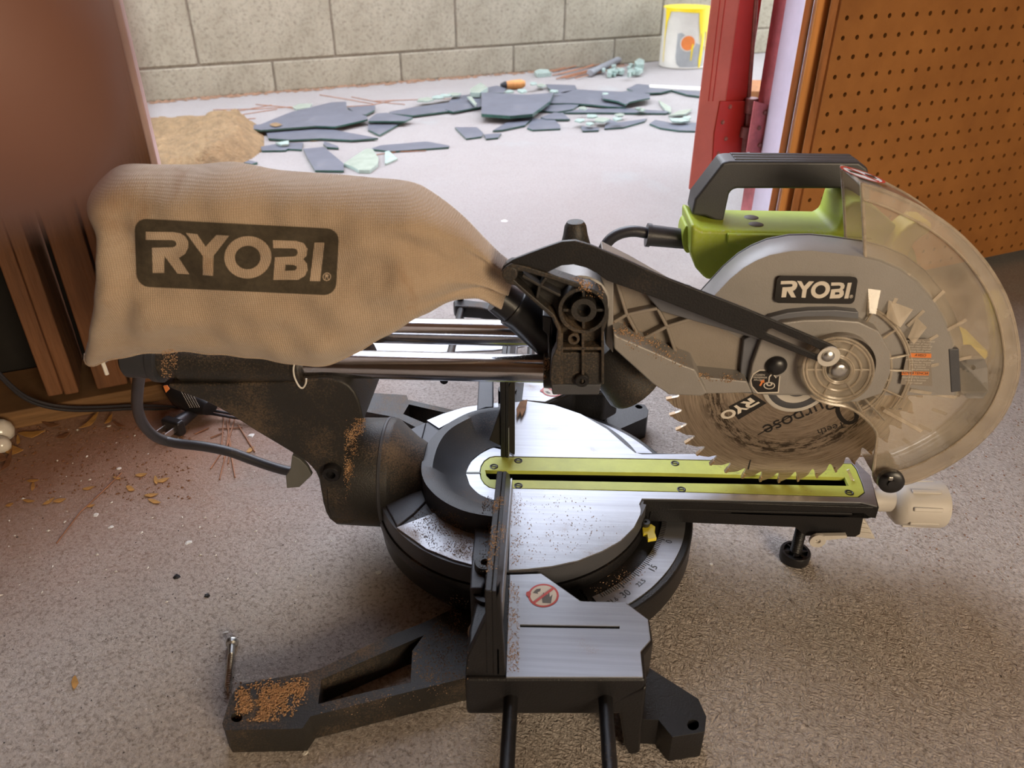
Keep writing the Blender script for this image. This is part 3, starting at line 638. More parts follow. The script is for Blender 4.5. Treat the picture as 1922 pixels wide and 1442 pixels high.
# levelling foot
fp = uz(1490, 1048, FZ+.001)
v, f = [], []
A_ = fp+Z_*.006; B_ = Vector((fp.x, fp.y, -.034)); pts = []
lathe_geo(A_, Z_, [(i*.0011, .0046 if i % 2 else .0036) for i in range(int((B_.z-A_.z)/.0011)+1)], 14, v, f)
lf = mk('levelling_screw', v, f, 'black', saw)
lathe('levelling_foot', fp, Z_, [(0, .0085), (0, .0118), (.007, .0122), (.0085, .0115), (.0085, .0095), (.006, .009), (.006, .005), (.009, .0048)], 'black', lf, 28)
for i in range(6):
    a = i*math.pi/3; vs, fs = [], []; box_geo(fp+Vector((math.cos(a), math.sin(a), 0))*.0072+Z_*.0072, (math.cos(a), math.sin(a), 0), (-math.sin(a), math.cos(a), 0), Z_, .006, .0012, .002, vs, fs); mk('foot_spoke', vs, fs, 'black', lf)
# yellow pointer
pz = -.016
pp = extz('angle_pointer', [(1205, 990), (1212, 987), (1222, 983), (1230, 988), (1229, 998), (1233, 1010), (1216, 1013), (1214, 1003), (1207, 1002)], pz, pz-.003, 'yellow', saw, .0006)
lathe('pointer_screw', uz(1211, 985, pz+.001), Z_, [(0, .0035), (.003, .0035), (.003, .0012), (.001, .0012)], 'darkscrew', saw, 14)
# ---- curved rear wall of the fence casting
outer = [(950, 764), (917, 766), (885, 773), (860, 784), (835, 799), (815, 817), (799, 840), (791, 874), (794, 898), (806, 918), (828, 938), (862, 956), (900, 966), (952, 973)]
inner = [(950, 771), (925, 772), (897, 778), (873, 789), (850, 802), (833, 818), (820, 842), (812, 874), (815, 893), (826, 908), (848, 924), (878, 937), (908, 946), (952, 953)]
plin = [(957, 852), (945, 843), (932, 839), (917, 842), (905, 849), (893, 857), (883, 868), (875, 886), (876, 900), (884, 913), (896, 925), (908, 932), (925, 938), (950, 944)]
o3 = smo([(x, y, 0) for x, y in outer], 4, False); i3 = smo([(x, y, 0) for x, y in inner], 4, False); p3 = smo([(x, y, 0) for x, y in plin], 4, False)
H = .019; N = len(o3); vs = []; fs = []
rows = [[], [], [], [], []]
for k in range(N):
    a, b, c = uz(o3[k][0], o3[k][1], H), uz(i3[k][0], i3[k][1], H), uz(p3[k][0], p3[k][1], .0005)
    rows[0].append(Vector((a.x, a.y, -.001))); rows[1].append(a); rows[2].append(b); m_ = b.lerp(c, .42); m_.z = .0065; rows[3].append(m_); rows[4].append(c)
for r in rows: vs += r
for r in range(4):
    for k in range(N-1): a = r*N+k; fs.append([a, a+1, a+1+N, a+N])
mk('curved_fence_casting', vs, fs, 'charcoal', saw, 0, smooth=50)
# bridge from the curve to the near fence carrier, socket, bolt and key
def mirp(name, px, z1, z0, m, bevel=.0015, holes=(), both=True, parent=saw, **k):
    a = extz(name, px, z1, z0, m, parent, bevel, holes, **k)
    if both: extz(name, px, z1, z0, m, parent, bevel, holes, mir=True, **k)
    return a
mirp('fence_carrier', [(885, 968), (930, 971), (952, 975), (952, 1000), (940, 1035), (918, 1076), (905, 1105), (882, 1105), (886, 1040), (891, 1000)], .006, -.034, 'slate', both=False)
extz('fence_carrier', [(899, 704), (926, 704), (926, 764), (912, 765), (895, 771)], .006, -.034, 'slate', saw, .0015)
lathe('fence_bolt', uz(911, 1078, 0), Z_, [(0, .0072), (.010, .0072), (.011, .0066), (.011, .003), (.006, .003), (.006, 0)], 'black', saw, 24)
cyl('hex_key', uz(912, 1068, .006), uz(923, 1122, .004), .0028, 'blackclean', saw, 6)
mirp('fence_socket', circ(913, 1112, 25, 19, 24), .001, -.040, 'black', .001, [circ(914, 1110, 18, 13, 20)])
lathe('lock_ring', uz(896, 1187, -.012), (-.5, -.6, .6), [(0, .0062), (.002, .0062), (.002, .004), (0, .004)], 'screwmetal', saw, 18)
# ---- fences
def fence(s):
    yz = [(.19, .0005), (.19, .068), (.155, .070), (.088, .070), (.05, .038), (.020, .0005)] if s < 0 else [(.19, .0005), (.19, .080), (.06, .080), (.020, .078), (.020, .0005)]
    pts = [Vector((-.0028, s*y, z)) for y, z in yz]; v, f = prism_geo([pts], (-.004, 0, 0)); fo = mk('fence', v, f, 'black', saw, .0008)
    pts = [Vector((-.0005, s*y, z)) for y, z in yz]; v, f = prism_geo([pts], (-.0023, 0, 0)); mk('fence_face', v, f, 'black', fo, .0003)  # black stands for the dark reflection on the bare metal face
    v, f = prism_geo([[Vector((.0004, s*.0195, .0004)), Vector((.0004, s*.1895, .0004)), Vector((.0004, s*.1895, .022)), Vector((.0004, s*.034, .022))]], (-.001, 0, 0)); mk('fence_wear_edge', v, f, 'alu', fo)
    return fo
fn = fence(-1)
exty('fence_gusset', [(949, 1270), (938, 1106), (878, 1232), (873, 1270)], -.1895, -.182, 'black', fn, .001)
# the far fence's faces are turned edge on; its end gusset is the tall black triangle
yz = [(.020, .0005), (.020, .085), (.19, .085), (.19, .0005)]
v, f = prism_geo([[Vector((-.0075, y, z)) for y, z in yz]], (-.004, 0, 0)); ff = mk('fence', v, f, 'black', saw, .0008)
v, f = prism_geo([[Vector((-.0050, y, z)) for y, z in yz]], (-.0024, 0, 0)); mk('fence_face', v, f, 'black', ff, .0003)  # black again in place of the face's dark reflection
v, f = prism_geo([[Vector((-.0046, .0200, .0004)), Vector((-.0046, .189, .0004)), Vector((-.0046, .189, .03)), Vector((-.0046, .0200, .03))]], (-.001, 0, 0)); mk('fence_wear_edge', v, f, 'alu', ff)
exty('fence_gusset', [(918, 827), (956, 722), (966, 700), (966, 855), (960, 852), (940, 838)], .022, .027, 'siding', ff, .0008)
# ---- near and far side tables (the far one mirrors the near one)
ext = [(957, 1079), (1016, 1077), (1090, 1129), (1173, 1131), (1216, 1163), (1221, 1201), (1202, 1223), (1207, 1271), (950, 1271)]
slotp = strip([(976, 1175), (1163, 1178)], 5)
for mir in (False, True):
    extz('side_table_plate', ext, 0, -.0014, 'alu', saw, .0002, [slotp], mir=mir, smooth=20)
mirp('side_table_casting', [(905, 1076), (1020, 1075), (1092, 1126), (1175, 1128), (1220, 1160), (1226, 1203), (1210, 1226), (1214, 1276), (872, 1276), (880, 1180)], -.0016, -.034, 'black', .0025)
for s in (-1, 1):
    for px_ in ([(1140, 1322), (1162, 1338), (1172, 1400), (1180, 1419), (1201, 1416), (1214, 1290), (1190, 1300)],):
        pts = [uy(x, y, -.1885) for x, y in px_]
        if s > 0: pts = [Vector((p.x, -p.y, p.z)) for p in pts]
        v, f = prism_geo([pts], (0, -s*.018, 0)); mk('table_leg', v, f, 'black', saw, .002)
foot_r = [(1190, 1235), (1224, 1257), (1311, 1312), (1326, 1345), (1323, 1374), (1262, 1384), (1236, 1352), (1190, 1350)]
mirp('mounting_foot', foot_r, -.050, FZ+.0005, 'black', .003, [circ(1301, 1361, 11, 10, 16)])
pad = [(417, 1359), (431, 1312), (444, 1292), (458, 1283), (580, 1262), (600, 1256), (708, 1203), (795, 1169), (845, 1145), (861, 1109), (882, 1090), (900, 1170), (875, 1272), (861, 1275), (583, 1345), (567, 1368), (424, 1371)]
tri = [(603, 1276), (700, 1234), (795, 1193), (774, 1222), (771, 1281), (690, 1299), (612, 1316), (597, 1322)]
armparts = [[(417, 1359), (431, 1312), (444, 1292), (458, 1283), (580, 1262), (603, 1276), (597, 1322), (583, 1345), (567, 1368), (424, 1371)],
    [(580, 1262), (600, 1256), (708, 1203), (795, 1169), (845, 1145), (795, 1193), (700, 1234), (603, 1276)],
    [(845, 1145), (861, 1109), (882, 1090), (900, 1170), (875, 1273), (861, 1276), (771, 1298), (771, 1281), (774, 1222), (795, 1193)],
    [(597, 1322), (690, 1299), (771, 1281), (771, 1298), (583, 1345)]]
for mir in (1, -1):
    vs, fs = [], []
    for k, pp_ in enumerate(armparts):
        lps = [[Vector((p.x, p.y*mir, p.z)) for p in (uz(x, y, -.0515) for x, y in lp_)] for lp_ in [pp_]+([circ(444, 1347, 11, 9, 16)] if k == 0 else [])]
        prism_geo(lps, (0, 0, FZ+.001+.0515), vs, fs)
    mk('mounting_arm', vs, fs, 'blackdusty', saw)
# warning emblems on the side tables
def emblem(cx, cy, rx, ry, mir):
    def hit(z): return (lambda x, y: (lambda p: Vector((p.x, -p.y, p.z)) if mir else p)(uz(x, y, z)))
    e = decal_px('warning_sticker', [[circ(cx, cy, rx, ry, 28)]], hit(.0002), 'red', saw, smooth=0)
    decal_px('sticker_field', [[circ(cx, cy, rx*.86, ry*.86, 28)]], hit(.0003), 'stickerwhite', e, smooth=0)
    decal_px('sticker_hand', [[[(cx-2, cy+14), (cx+14, cy+15), (cx+17, cy-2), (cx+12, cy+3), (cx+11, cy-8), (cx+8, cy-1), (cx+6, cy-8), (cx+3, cy), (cx, cy-6), (cx-3, cy+4)]], [[(cx-20, cy-5), (cx-13, cy-12), (cx-5, cy-13), (cx-6, cy-8), (cx-11, cy-6), (cx-10, cy-3)]]], hit(.0004), 'inkgrey', e, smooth=0)
    decal_px('sticker_bar', [[strip([(cx+rx*.62, cy-ry*.6), (cx-rx*.62, cy+ry*.62)], 4.5)], [circ(cx-rx*.97, cy-3, 5, 5, 8)]], hit(.0005), 'red', e, smooth=0)
emblem(1020, 1118, 29, 22, False); emblem(1034, 1117, 29, 22, True)
# support rods: near pair runs towards the viewer, far pair carries a stop bar
for x in (.0073, .0632):
    cyl('extension_rod', (x, -.186, -.0195), (x, -.37, -.0195), .0043, 'black', saw, 16)
cyl('extension_rod', (-.079, .18, -.024), (-.079, .36, -.024), .0043, 'black', saw, 14)
cyl('extension_rod', (.0073, .18, -.024), (.0073, .36, -.024), .0043, 'black', saw, 14)
stp = extz('extension_stop', [(850, 563), (862, 560), (940, 569), (1040, 572), (1040, 582), (930, 584), (900, 577), (852, 574)], -.018, -.034, 'black', saw, .003)
cyl('stop_peg', uz(864, 562, -.018), uz(864, 562, -.018)+Z_*.022, .0042, 'black', stp, 12); q = uz(864, 574, -.03); cyl('stop_peg', Vector((q.x, q.y, -.03)), Vector((q.x, q.y, -.055)), .0042, 'black', stp, 12)
# ---- bevel pivot and rear arm
c0 = Vector((0, 0, -.002))
def xat(px, Y=-.035): return uy(px, 890, Y).x
hs = lathe('pivot_housing', Vector((xat(600), 0, -.002)), X, [(0, .034), (.006, .0425), (xat(722)-xat(600), .0435), (xat(724)-xat(600)+.001, .0425), (xat(765)-xat(600), .029), (xat(778)-xat(600), .026), (xat(785)-xat(600), .024)], 'blackdusty', saw, 64, 0)
lathe('housing_seam', Vector((xat(706), 0, -.002)), X, [(0, .0434), (.0006, .0441), (.0022, .0441), (.0028, .0434)], 'slate', hs, 64)
arm = [(318, 722), (400, 722), (560, 716), (600, 711), (640, 716), (665, 736), (678, 770), (679, 800), (655, 800), (648, 850), (652, 915), (672, 975), (640, 985), (618, 975), (606, 945), (598, 900), (585, 878), (560, 858), (480, 810), (430, 778), (380, 752), (325, 732)]
exty('rear_arm', smo(arm, 2), -.040, .030, 'blackdusty', saw, .006, seg=3)
lathe('arm_bolt', uy(624, 884, -.041), (0, -1, 0), [(-.002, .0068), (.004, .0068), (.005, .006), (.005, .0034), (.001, .0034), (.001, 0)], 'black', saw, 20)
exty('bevel_pointer', [(548, 855), (562, 862), (576, 876), (585, 893), (562, 915), (538, 917), (536, 895), (545, 880)], -.030, -.026, 'tab', saw, .0006)
# table web behind the housing
extz('turntable_neck', [(717, 935), (760, 810), (800, 792), (790, 830), (785, 900), (800, 940), (775, 965), (745, 988)], .0005, -.010, 'slate', saw, .001)
# ---- slide rails and their rear block
RY = .0262; RZ = .1115
for s in (-1, 1):
    cyl('slide_rail', (-.262, s*RY, RZ), (.034, s*RY, RZ), .0099, 'chrome', saw, 48)
def rl(px, s=-1): return uy(px, 690, -RY*1.3).x
for s in (-1, 1):
    x0, x1 = rl(333), rl(566)
    lathe('rail_sleeve', (x0, s*RY, RZ-.0005), X, [(0, .0128), (.0005, .0142), (x1-x0-.006, .0146), (x1-x0-.001, .0156), (x1-x0, .0150), (x1-x0, .0102)], 'blackdusty', saw, 40)
    c = lathe('rail_end_cap', (rl(229), s*RY, RZ), X, [(0, .0001), (0, .011), (.002, .0132), (rl(282)-rl(229), .0137), (rl(284)-rl(229), .0158), (rl(298)-rl(229), .0162), (rl(300)-rl(229), .0150), (rl(300)-rl(229), .0105)], 'charcoal', saw, 36)
    lathe('rail_collar', (rl(296), s*RY, RZ), X, [(0, .0100), (.001, .0128), (rl(334)-rl(296), .0130)], 'blackdusty', saw, 36)
vs, fs = [], []; box_geo((rl(430), 0, RZ-.012), X, Y_, Z_, rl(560)-rl(310), .052, .018, vs, fs); mk('rail_block', vs, fs, 'blackdusty', saw, .004)
tube('thread_loop', [uy(x, y, -.0445) for x, y in smo([(556, 672), (551, 690), (552, 705), (557, 718), (563, 727), (569, 728), (574, 720), (575, 711)], 3, False)], .0006, 'whitebit', saw, 6)
# ---- carriage
CY = -.0625
co_ = [(942, 516), (948, 502), (960, 495), (983, 499), (1030, 514), (1083, 531), (1108, 532), (1130, 545), (1141, 566), (1142, 600), (1134, 625), (1134, 724), (1036, 724), (1032, 712), (1036, 672), (1044, 655), (1047, 622), (1036, 598), (1000, 566), (968, 538), (950, 532)]
car = exty('carriage', co_, CY+.010, -.044, 'blackdusty', saw, .0015)
exty('carriage_body', [(1062, 575), (1128, 575), (1134, 722), (1038, 722), (1048, 640)], -.046, -.010, 'blackdusty', car, .001)
rim = [(942, 516), (948, 502), (960, 495), (983, 499), (1030, 514), (1083, 531), (1096, 536), (1094, 543), (1078, 540), (1040, 527), (985, 511), (968, 510), (962, 522), (972, 532), (1003, 559), (1040, 590), (1054, 620), (1053, 660), (1053, 722), (1036, 724), (1032, 712), (1036, 672), (1044, 655), (1047, 622), (1036, 598), (1000, 566), (968, 538), (950, 532)]
exty('carriage_rim', rim, CY, CY+.011, 'blackdusty', car, .0008)
exty('carriage_boss', circ(957, 515, 15, 14, 16), CY-.0005, CY+.010, 'blackdusty', car, .001)
exty('pivot_ring', circ(1095, 583, 47, 43, 40), CY-.001, CY+.012, 'blackdusty', car, .0008, [circ(1095, 583, 40, 36.5, 36)])
exty('pivot_hub', circ(1096, 583, 24, 22, 30), CY-.002, CY+.012, 'blackdusty', car, .0008, [circ(1096, 583, 13, 12, 20)])
exty('hub_bore', circ(1096, 583, 13, 12, 20), CY+.006, CY+.010, 'blackclean', car, 0)
ribs('carriage_rib', [[(1095, 542), (1095, 562)], [(1095, 604), (1095, 624)], [(1056, 583), (1072, 583)], [(1119, 583), (1135, 583)],
    [(980, 518), (1010, 535), (1052, 556)], [(1025, 522), (1012, 540), (1008, 560)], [(1054, 655), (1134, 655)],
    [(1094, 626), (1094, 722)], [(1131, 600), (1131, 722)], [(1054, 626), (1054, 722)]], 5.5, CY+.001, CY+.012, 'blackdusty', car, bevel=.0005)
exty('carriage_socket', circ(1077, 637, 11, 10.5, 18), CY+.0015, CY+.012, 'blackdusty', car, .0005, [circ(1077, 637, 6, 5.5, 12)])
exty('carriage_lower_plate', [(1055, 662), (1130, 662), (1131, 722), (1055, 722)], CY+.004, CY+.012, 'blackdusty', car, .0008)
lathe('set_screw', uy(1092, 711, CY+.0035), (0, -1, 0), [(0, .0046), (.003, .0046), (.0036, .004), (.0036, .002), (.001, .002), (.001, 0)], 'black', car, 18)
exty('bearing_block', [(1034, 722), (1129, 722), (1124, 742), (1037, 742)], CY+.006, .04, 'slate', saw, .001)
lathe('rail_bushing', (uy(1020, 690, -RY*1.3).x, -RY, RZ), X, [(0, .0102), (.0005, .0132), (.008, .0135), (.012, .0135)], 'blackdusty', saw, 32)
lathe('rail_bushing', (uy(1020, 690, -RY*1.3).x, RY, RZ), X, [(0, .0102), (.0005, .0132), (.008, .0135), (.012, .0135)], 'blackdusty', saw, 32)
# dust port: slanted pipe from the bag to the chute
dA, dB = uy(936, 556, -.012), uy(1048, 640, -.012)
de = lathe('dust_port', dA, dB-dA, [(0, .0105), (0, .0118), (.012, .0125), (.0125, .0138), (.016, .0138), (.017, .0132), ((dB-dA).length+.02, .0185)], 'blackclean', saw, 32)
dC, dD = uy(1128, 648, .004), uy(1196, 722, .004)
lathe('dust_chute', dC, dD-dC, [(0, .016), (.010, .020), ((dD-dC).length-.003, .0245), ((dD-dC).length, .0235), ((dD-dC).length-.004, .020)], 'blackdusty', saw, 36)
exty('chute_clip', [(1018, 592), (1036, 596), (1040, 618), (1034, 640), (1042, 655), (1040, 690), (1030, 690), (1028, 630), (1019, 622)], -.040, -.02, 'blackclean', saw, .001)
# pivot barrel and carriage lock
lathe('pivot_barrel', uy(1088, 570, -.046), Y_, [(0, .0165), (.001, .0185), (.055, .0195), (.056, .018)], 'grey', saw, 40)
vs, fs = [], []
kA, kB = uy(1080, 470, .045), uy(1080, 424, .045)
lathe('lock_bolt', kA, kB-kA, [(-.01, .0125), (.002, .0115), (.012, .0088), ((kB-kA).length, .0078), ((kB-kA).length+.003, .006), ((kB-kA).length+.004, 0)], 'blackdusty', saw, 24)
# ---- grey head casting
GY = -.040
ga = [(1134, 500), (1150, 508), (1190, 528), (1240, 556), (1300, 590), (1400, 640), (1404, 700), (1402, 722), (1310, 716), (1285, 690), (1150, 632), (1136, 600)]
hd = exty('head_casting', ga, -.0336, .012, 'greyrib', saw, .001)
exty('casting_edge', [(1120, 503), (1133, 499), (1147, 512), (1152, 530), (1151, 664), (1136, 646), (1140, 600), (1142, 566), (1134, 540)], GY-.004, GY+.02, 'grey', hd, .001)
exty('head_web', [(1215, 566), (1262, 562), (1313, 566), (1400, 600), (1440, 640), (1415, 738), (1300, 736), (1240, 700)], -.0331, -.012, 'grey', hd, .001)
ribs('casting_rib', [[(1152, 512), (1176, 590), (1200, 635)], [(1152, 606), (1176, 592), (1234, 580)], [(1234, 580), (1252, 614), (1270, 668)], [(1210, 636), (1252, 614), (1310, 596)]], 6.5, GY, GY+.012, 'greyrib', hd, bevel=.0008)
exty('casting_wing', [(1230, 540), (1300, 552), (1430, 640), (1240, 585), (1215, 557), (1216, 552)], GY-.001, GY+.014, 'greyedge', hd, .001)
exty('casting_shelf', [(1151, 624), (1160, 632), (1230, 662), (1283, 686), (1305, 694), (1328, 738), (1318, 744), (1256, 742), (1226, 722), (1152, 655)], -.056, -.02, 'grey', saw, .0012)
exty('casting_shelf', [(1300, 706), (1402, 716), (1412, 738), (1320, 740)], -.048, -.02, 'grey', saw, .001)
# ---- upper blade guard
ug = [(1238, 640), (1262, 600), (1313, 546), (1357, 498), (1385, 474), (1410, 459), (1439, 447), (1481, 439), (1520, 438), (1559, 442), (1616, 450), (1660, 461), (1700, 479), (1737, 507), (1768, 545), (1790, 585), (1806, 630), (1812, 680), (1812, 742), (1458, 742), (1411, 739), (1400, 722), (1300, 712), (1240, 690)]
def loft(name, rings, m, parent, bevel=0, **k):
    vs, fs = [], []; n = len(rings[0][0])
    for px_, Yv in rings: vs += [uy(x, y, Yv) for x, y in px_]
    for r in range(len(rings)-1):
        for i in range(n): j = (i+1) % n; fs.append([r*n+i, r*n+j, (r+1)*n+j, (r+1)*n+i])
    fs.append(list(range(n))); fs.append([(len(rings)-1)*n+i for i in range(n)]); return mk(name, vs, fs, m, parent, bevel, **k)
def shr(px_, kx, ky, cx=1530, cy=735, dx=0): return [(cx+(x-cx)*kx+dx, cy+(y-cy)*(ky if y < cy else 1)) for x, y in px_]
gd = loft('upper_guard', [(shr(ug, .925, .89), -.0320), (shr(ug, .93, .897), -.0312), (shr(ug, .965, .945), -.022), (shr(ug, .990, .978), -.008), (ug, .006), (ug, .012)], 'grey', saw, 0, smooth=35)
tube('guard_seam', [uy(x, y, .0) for x, y in shr([(1262, 600), (1313, 546), (1357, 498), (1385, 474), (1410, 459), (1439, 447), (1481, 439), (1520, 438), (1559, 442), (1616, 450), (1660, 461), (1700, 479), (1737, 507), (1768, 545)], .992, .986)], .0010, 'stickerblack', gd, 6)
cov = [(1428, 640), (1442, 618), (1470, 606), (1510, 601), (1560, 600), (1612, 604), (1650, 622), (1672, 660), (1672, 700), (1655, 740), (1610, 755), (1560, 757), (1530, 742), (1458, 742), (1413, 740), (1405, 722), (1412, 684)]
exty('arbor_cover', cov, -.0425, -.027, 'grey', gd, .0012)
exty('cover_step', [(1396, 638), (1428, 622), (1428, 640), (1412, 684), (1405, 722), (1411, 740), (1388, 738), (1390, 690)], -.038, -.027, 'greyedge', gd, .001)
exty('cover_shade_arch', [(1428, 612), (1445, 596), (1480, 587), (1520, 583), (1570, 582), (1612, 586), (1612, 600), (1560, 595), (1510, 596), (1470, 601), (1442, 613), (1430, 625)], -.0375, -.027, 'greyedge', gd, .0008)  # darker grey paints the shading along the cover's upper step
lathe('guard_screw', uy(1457, 686, -.0430), (0, -1, 0), [(0, .0068), (.0012, .0068), (.003, .0055), (.0042, .003), (.0045, 0)], 'blackclean', gd, 24)
# logo on the guard
qy = lambda Y: (lambda x, y: uy(x, y, Y))
logo([(1459, 518), (1611, 520), (1603, 571), (1453, 569)], qy(-.0343), qy(-.0345), 'stickerblack', 'stickerwhite', gd)
# arrow sticker
st_ = circ(1440, 719, 32, 28, 18, 150, 330)
so = [(1422, 738), (1411, 725), (1409, 714), (1414, 702), (1426, 695), (1440, 695), (1450, 700), (1457, 710), (1464, 706), (1461, 737)]
s1 = decal_px('arrow_sticker', [[[((x-1438)*1.03+1438, (y-717)*1.04+717) for x, y in so]]], qy(-.0427), 'stickerwhite', gd, smooth=0)
decal_px('sticker_field', [[[((x-1438)*.95+1438, (y-717)*.94+717) for x, y in so]]], qy(-.0429), 'stickerblack', gd, smooth=0)
decal_px('sticker_drawing', [[circ(1444, 724, 11, 7, 16), circ(1444, 724, 9, 5.5, 16)], [circ(1444, 721, 6, 4, 14), circ(1444, 721, 3, 2, 10)], [strip([(1443, 717), (1444, 708), (1449, 702)], 2.2)]], qy(-.0431), 'stickerwhite', gd, smooth=0)
decal_px('sticker_arrow', [[[(1425, 724), (1429, 717), (1426, 716), (1434, 712), (1435, 719), (1432, 718), (1428, 725)]]], qy(-.0431), 'orange', gd, smooth=0)
def ytext(s, x, y, size, Y, ang=0): a = math.radians(ang); return (s, size, uy(x, y, Y), Vector((math.cos(a), 0, math.sin(a))), Vector((-math.sin(a), 0, math.cos(a))))
texts('sticker_text', [ytext('LOOSEN', 1424, 704, .0021, -.0431), ytext('DESSERRER', 1427, 709, .0018, -.0431), ytext('AFLOJAR', 1425, 713.5, .0018, -.0431)], 'stickerwhite', gd)
# warning label seen through the clear guard
wy = -.0345
wl_ = decal_px('warning_label', [[[(1708, 636), (1745, 636), (1750, 725), (1690, 722)]]], qy(wy), 'greyrib', gd, smooth=0)
decal_px('label_band', [[[(1709, 663), (1748, 664), (1748, 672), (1707, 671)]], [[(1693, 697), (1744, 698), (1743, 705), (1692, 704)]]], qy(wy-.0002), 'orange', gd, smooth=0)
it = []
for k, s in enumerate(('WARNING To reduce', 'the risk of injury', 'user must read the', 'operator manual', 'keep hands away')): it.append(ytext(s, 1728, 641+4.6*k, .0019, wy-.0003))
for k, s in enumerate(('AVERTISSEMENT Pour', 'reduire les risques', 'de blessures lire', 'le manuel', 'eye protection')): it.append(ytext(s, 1727, 676+4.4*k, .0019, wy-.0003))
for k, s in enumerate(('PELIGRO Para reducir', 'riesgo de lesiones', 'leer manual')): it.append(ytext(s, 1718, 709+5*k, .0019, wy-.0003))
texts('label_text', it, 'stickerwhite', gd)
texts('label_heading', [ytext('ADVERTENCIA', 1718, 701, .0026, wy-.0004), ytext('AVISO', 1728, 667.5, .0026, wy-.0004)], 'inkgrey', gd)
# front bracket with a hole
exty('front_bracket', [(1800, 676), (1848, 674), (1853, 690), (1855, 735), (1845, 748), (1815, 748), (1804, 735)], -.030, -.010, 'grey', gd, 0, [circ(1826, 690, 5, 5, 12)], smooth=20)
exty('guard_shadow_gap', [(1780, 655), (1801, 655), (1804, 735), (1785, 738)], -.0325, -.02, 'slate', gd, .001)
# ---- motor housing
mo = [(1298, 420), (1320, 432), (1380, 434), (1560, 437), (1574, 430), (1586, 392), (1600, 378), (1620, 378), (1655, 400), (1690, 430), (1720, 475), (1730, 520), (1500, 545), (1325, 526), (1306, 505), (1296, 475)]
mh = exty('motor_housing', mo, .030, .078, 'lime', saw, .003)
exty('housing_flange', circ(1291, 450, 10, 26, 24), .046, .070, 'lime', mh, .001)
exty('housing_ledge', [(1366, 440), (1560, 443), (1640, 450), (1640, 470), (1366, 458)], .027, .034, 'lime', mh, .001)
for x, y in ((1410, 408), (1419, 421), (1560, 408), (1572, 421)):
    p = uy(x, y, .0252 if y > 415 else .03); q = uz(x, y, uy(1450, 435.5, .03).z+.0003)
    lathe('housing_recess', q, Z_, [(0, .0052), (.0003, .0045), (.0003, 0)], 'inkgrey', mh, 18)
exty('reflection_strip', smo([(1640, 575), (1655, 525), (1670, 470), (1692, 436), (1724, 415), (1752, 420), (1744, 440), (1718, 458), (1703, 500), (1694, 575)], 2), .020, .042, 'yellow', saw, .003)  # solid yellow strip standing in for a reflection in the clear guard
exty('yellow_lump', smo([(1690, 648), (1740, 632), (1800, 640), (1856, 662), (1850, 676), (1800, 688), (1740, 684), (1700, 668)], 2), .03, .07, 'yellow', saw, .004)  # plain yellow lump added behind the clear guard
# ---- carrying handle
hn = [(1298, 404), (1304, 374), (1357, 305), (1371, 303), (1500, 303.5), (1613, 305), (1630, 316), (1634, 350), (1634, 414), (1604, 414), (1602, 362), (1590, 355), (1380, 355), (1370, 362), (1358, 417), (1343, 415), (1325, 407)]
ha = exty('carry_handle', hn, .052, .076, 'handle', saw, .0035, seg=3)
hz_ = uy(1371, 303, .052).z
for k in range(3):
    xx0, xx1 = uy(1378, 292, .06).x, uy(1608, 292, .06).x
    vs, fs = [], []; box_geo(((xx0+xx1)/2, .0575+.0065*k, hz_+.0002), X, Y_, Z_, xx1-xx0, .0034, .0012, vs, fs); mk('grip_rib', vs, fs, 'handle', ha, .0005)
    vs, fs = [], []; box_geo(((xx0+xx1)/2, .0608+.0065*k, hz_+.0001), X, Y_, Z_, xx1-xx0, .0022, .0004, vs, fs); mk('grip_groove', vs, fs, 'blackclean', ha)
tA, tB = uy(1313, 352, .064), uy(1348, 305, .064); td = (tB-tA).normalized(); vs, fs = [], []
box_geo((tA+tB)/2+td.cross(Y_)*-.001, td, Y_, td.cross(Y_), (tB-tA).length*.8, .012, .004, vs, fs); mk('handle_slot', vs, fs, 'blackclean', ha, .0008)
# ---- cord of the saw
bA, bB = uy(1287, 449, .057), uy(1213, 441, .057)
bt = lathe('cord_boot', bA, bB-bA, [(0, .0072), ((bB-bA).length-.003, .0078), ((bB-bA).length-.003, .0086), ((bB-bA).length, .0086), ((bB-bA).length, .004)], 'cord', saw, 24)
cp = [(1216, 438), (1190, 434), (1165, 438), (1145, 450), (1131, 472), (1124, 500), (1122, 530)]
tube('power_cord', [uy(x, y, .057) for x, y, in [p[:2] for p in smo([(x, y, 0) for x, y in cp], 4, False)]], .0042, 'cord', saw, 12)
lp = [(262, 700, 0), (258, 735, 0), (258, 765, 0), (268, 795, 0), (292, 820, 0), (330, 832, 0), (380, 838, 0), (430, 848, 0), (480, 866, 0), (530, 882, 0), (575, 890, 0)]
lq = smo(lp, 4, False); n_ = len(lq); pts = []
for i, p in enumerate(lq):
    t = i/(n_-1); Yv = -.026+.055*min(1, t*2.2); q = uy(p[0], p[1], Yv)
    if q.z < FZ+.005: q = uz(p[0], p[1], FZ+.005)
    pts.append(q)
tube('power_cord', pts, .0042, 'cord', saw, 12)
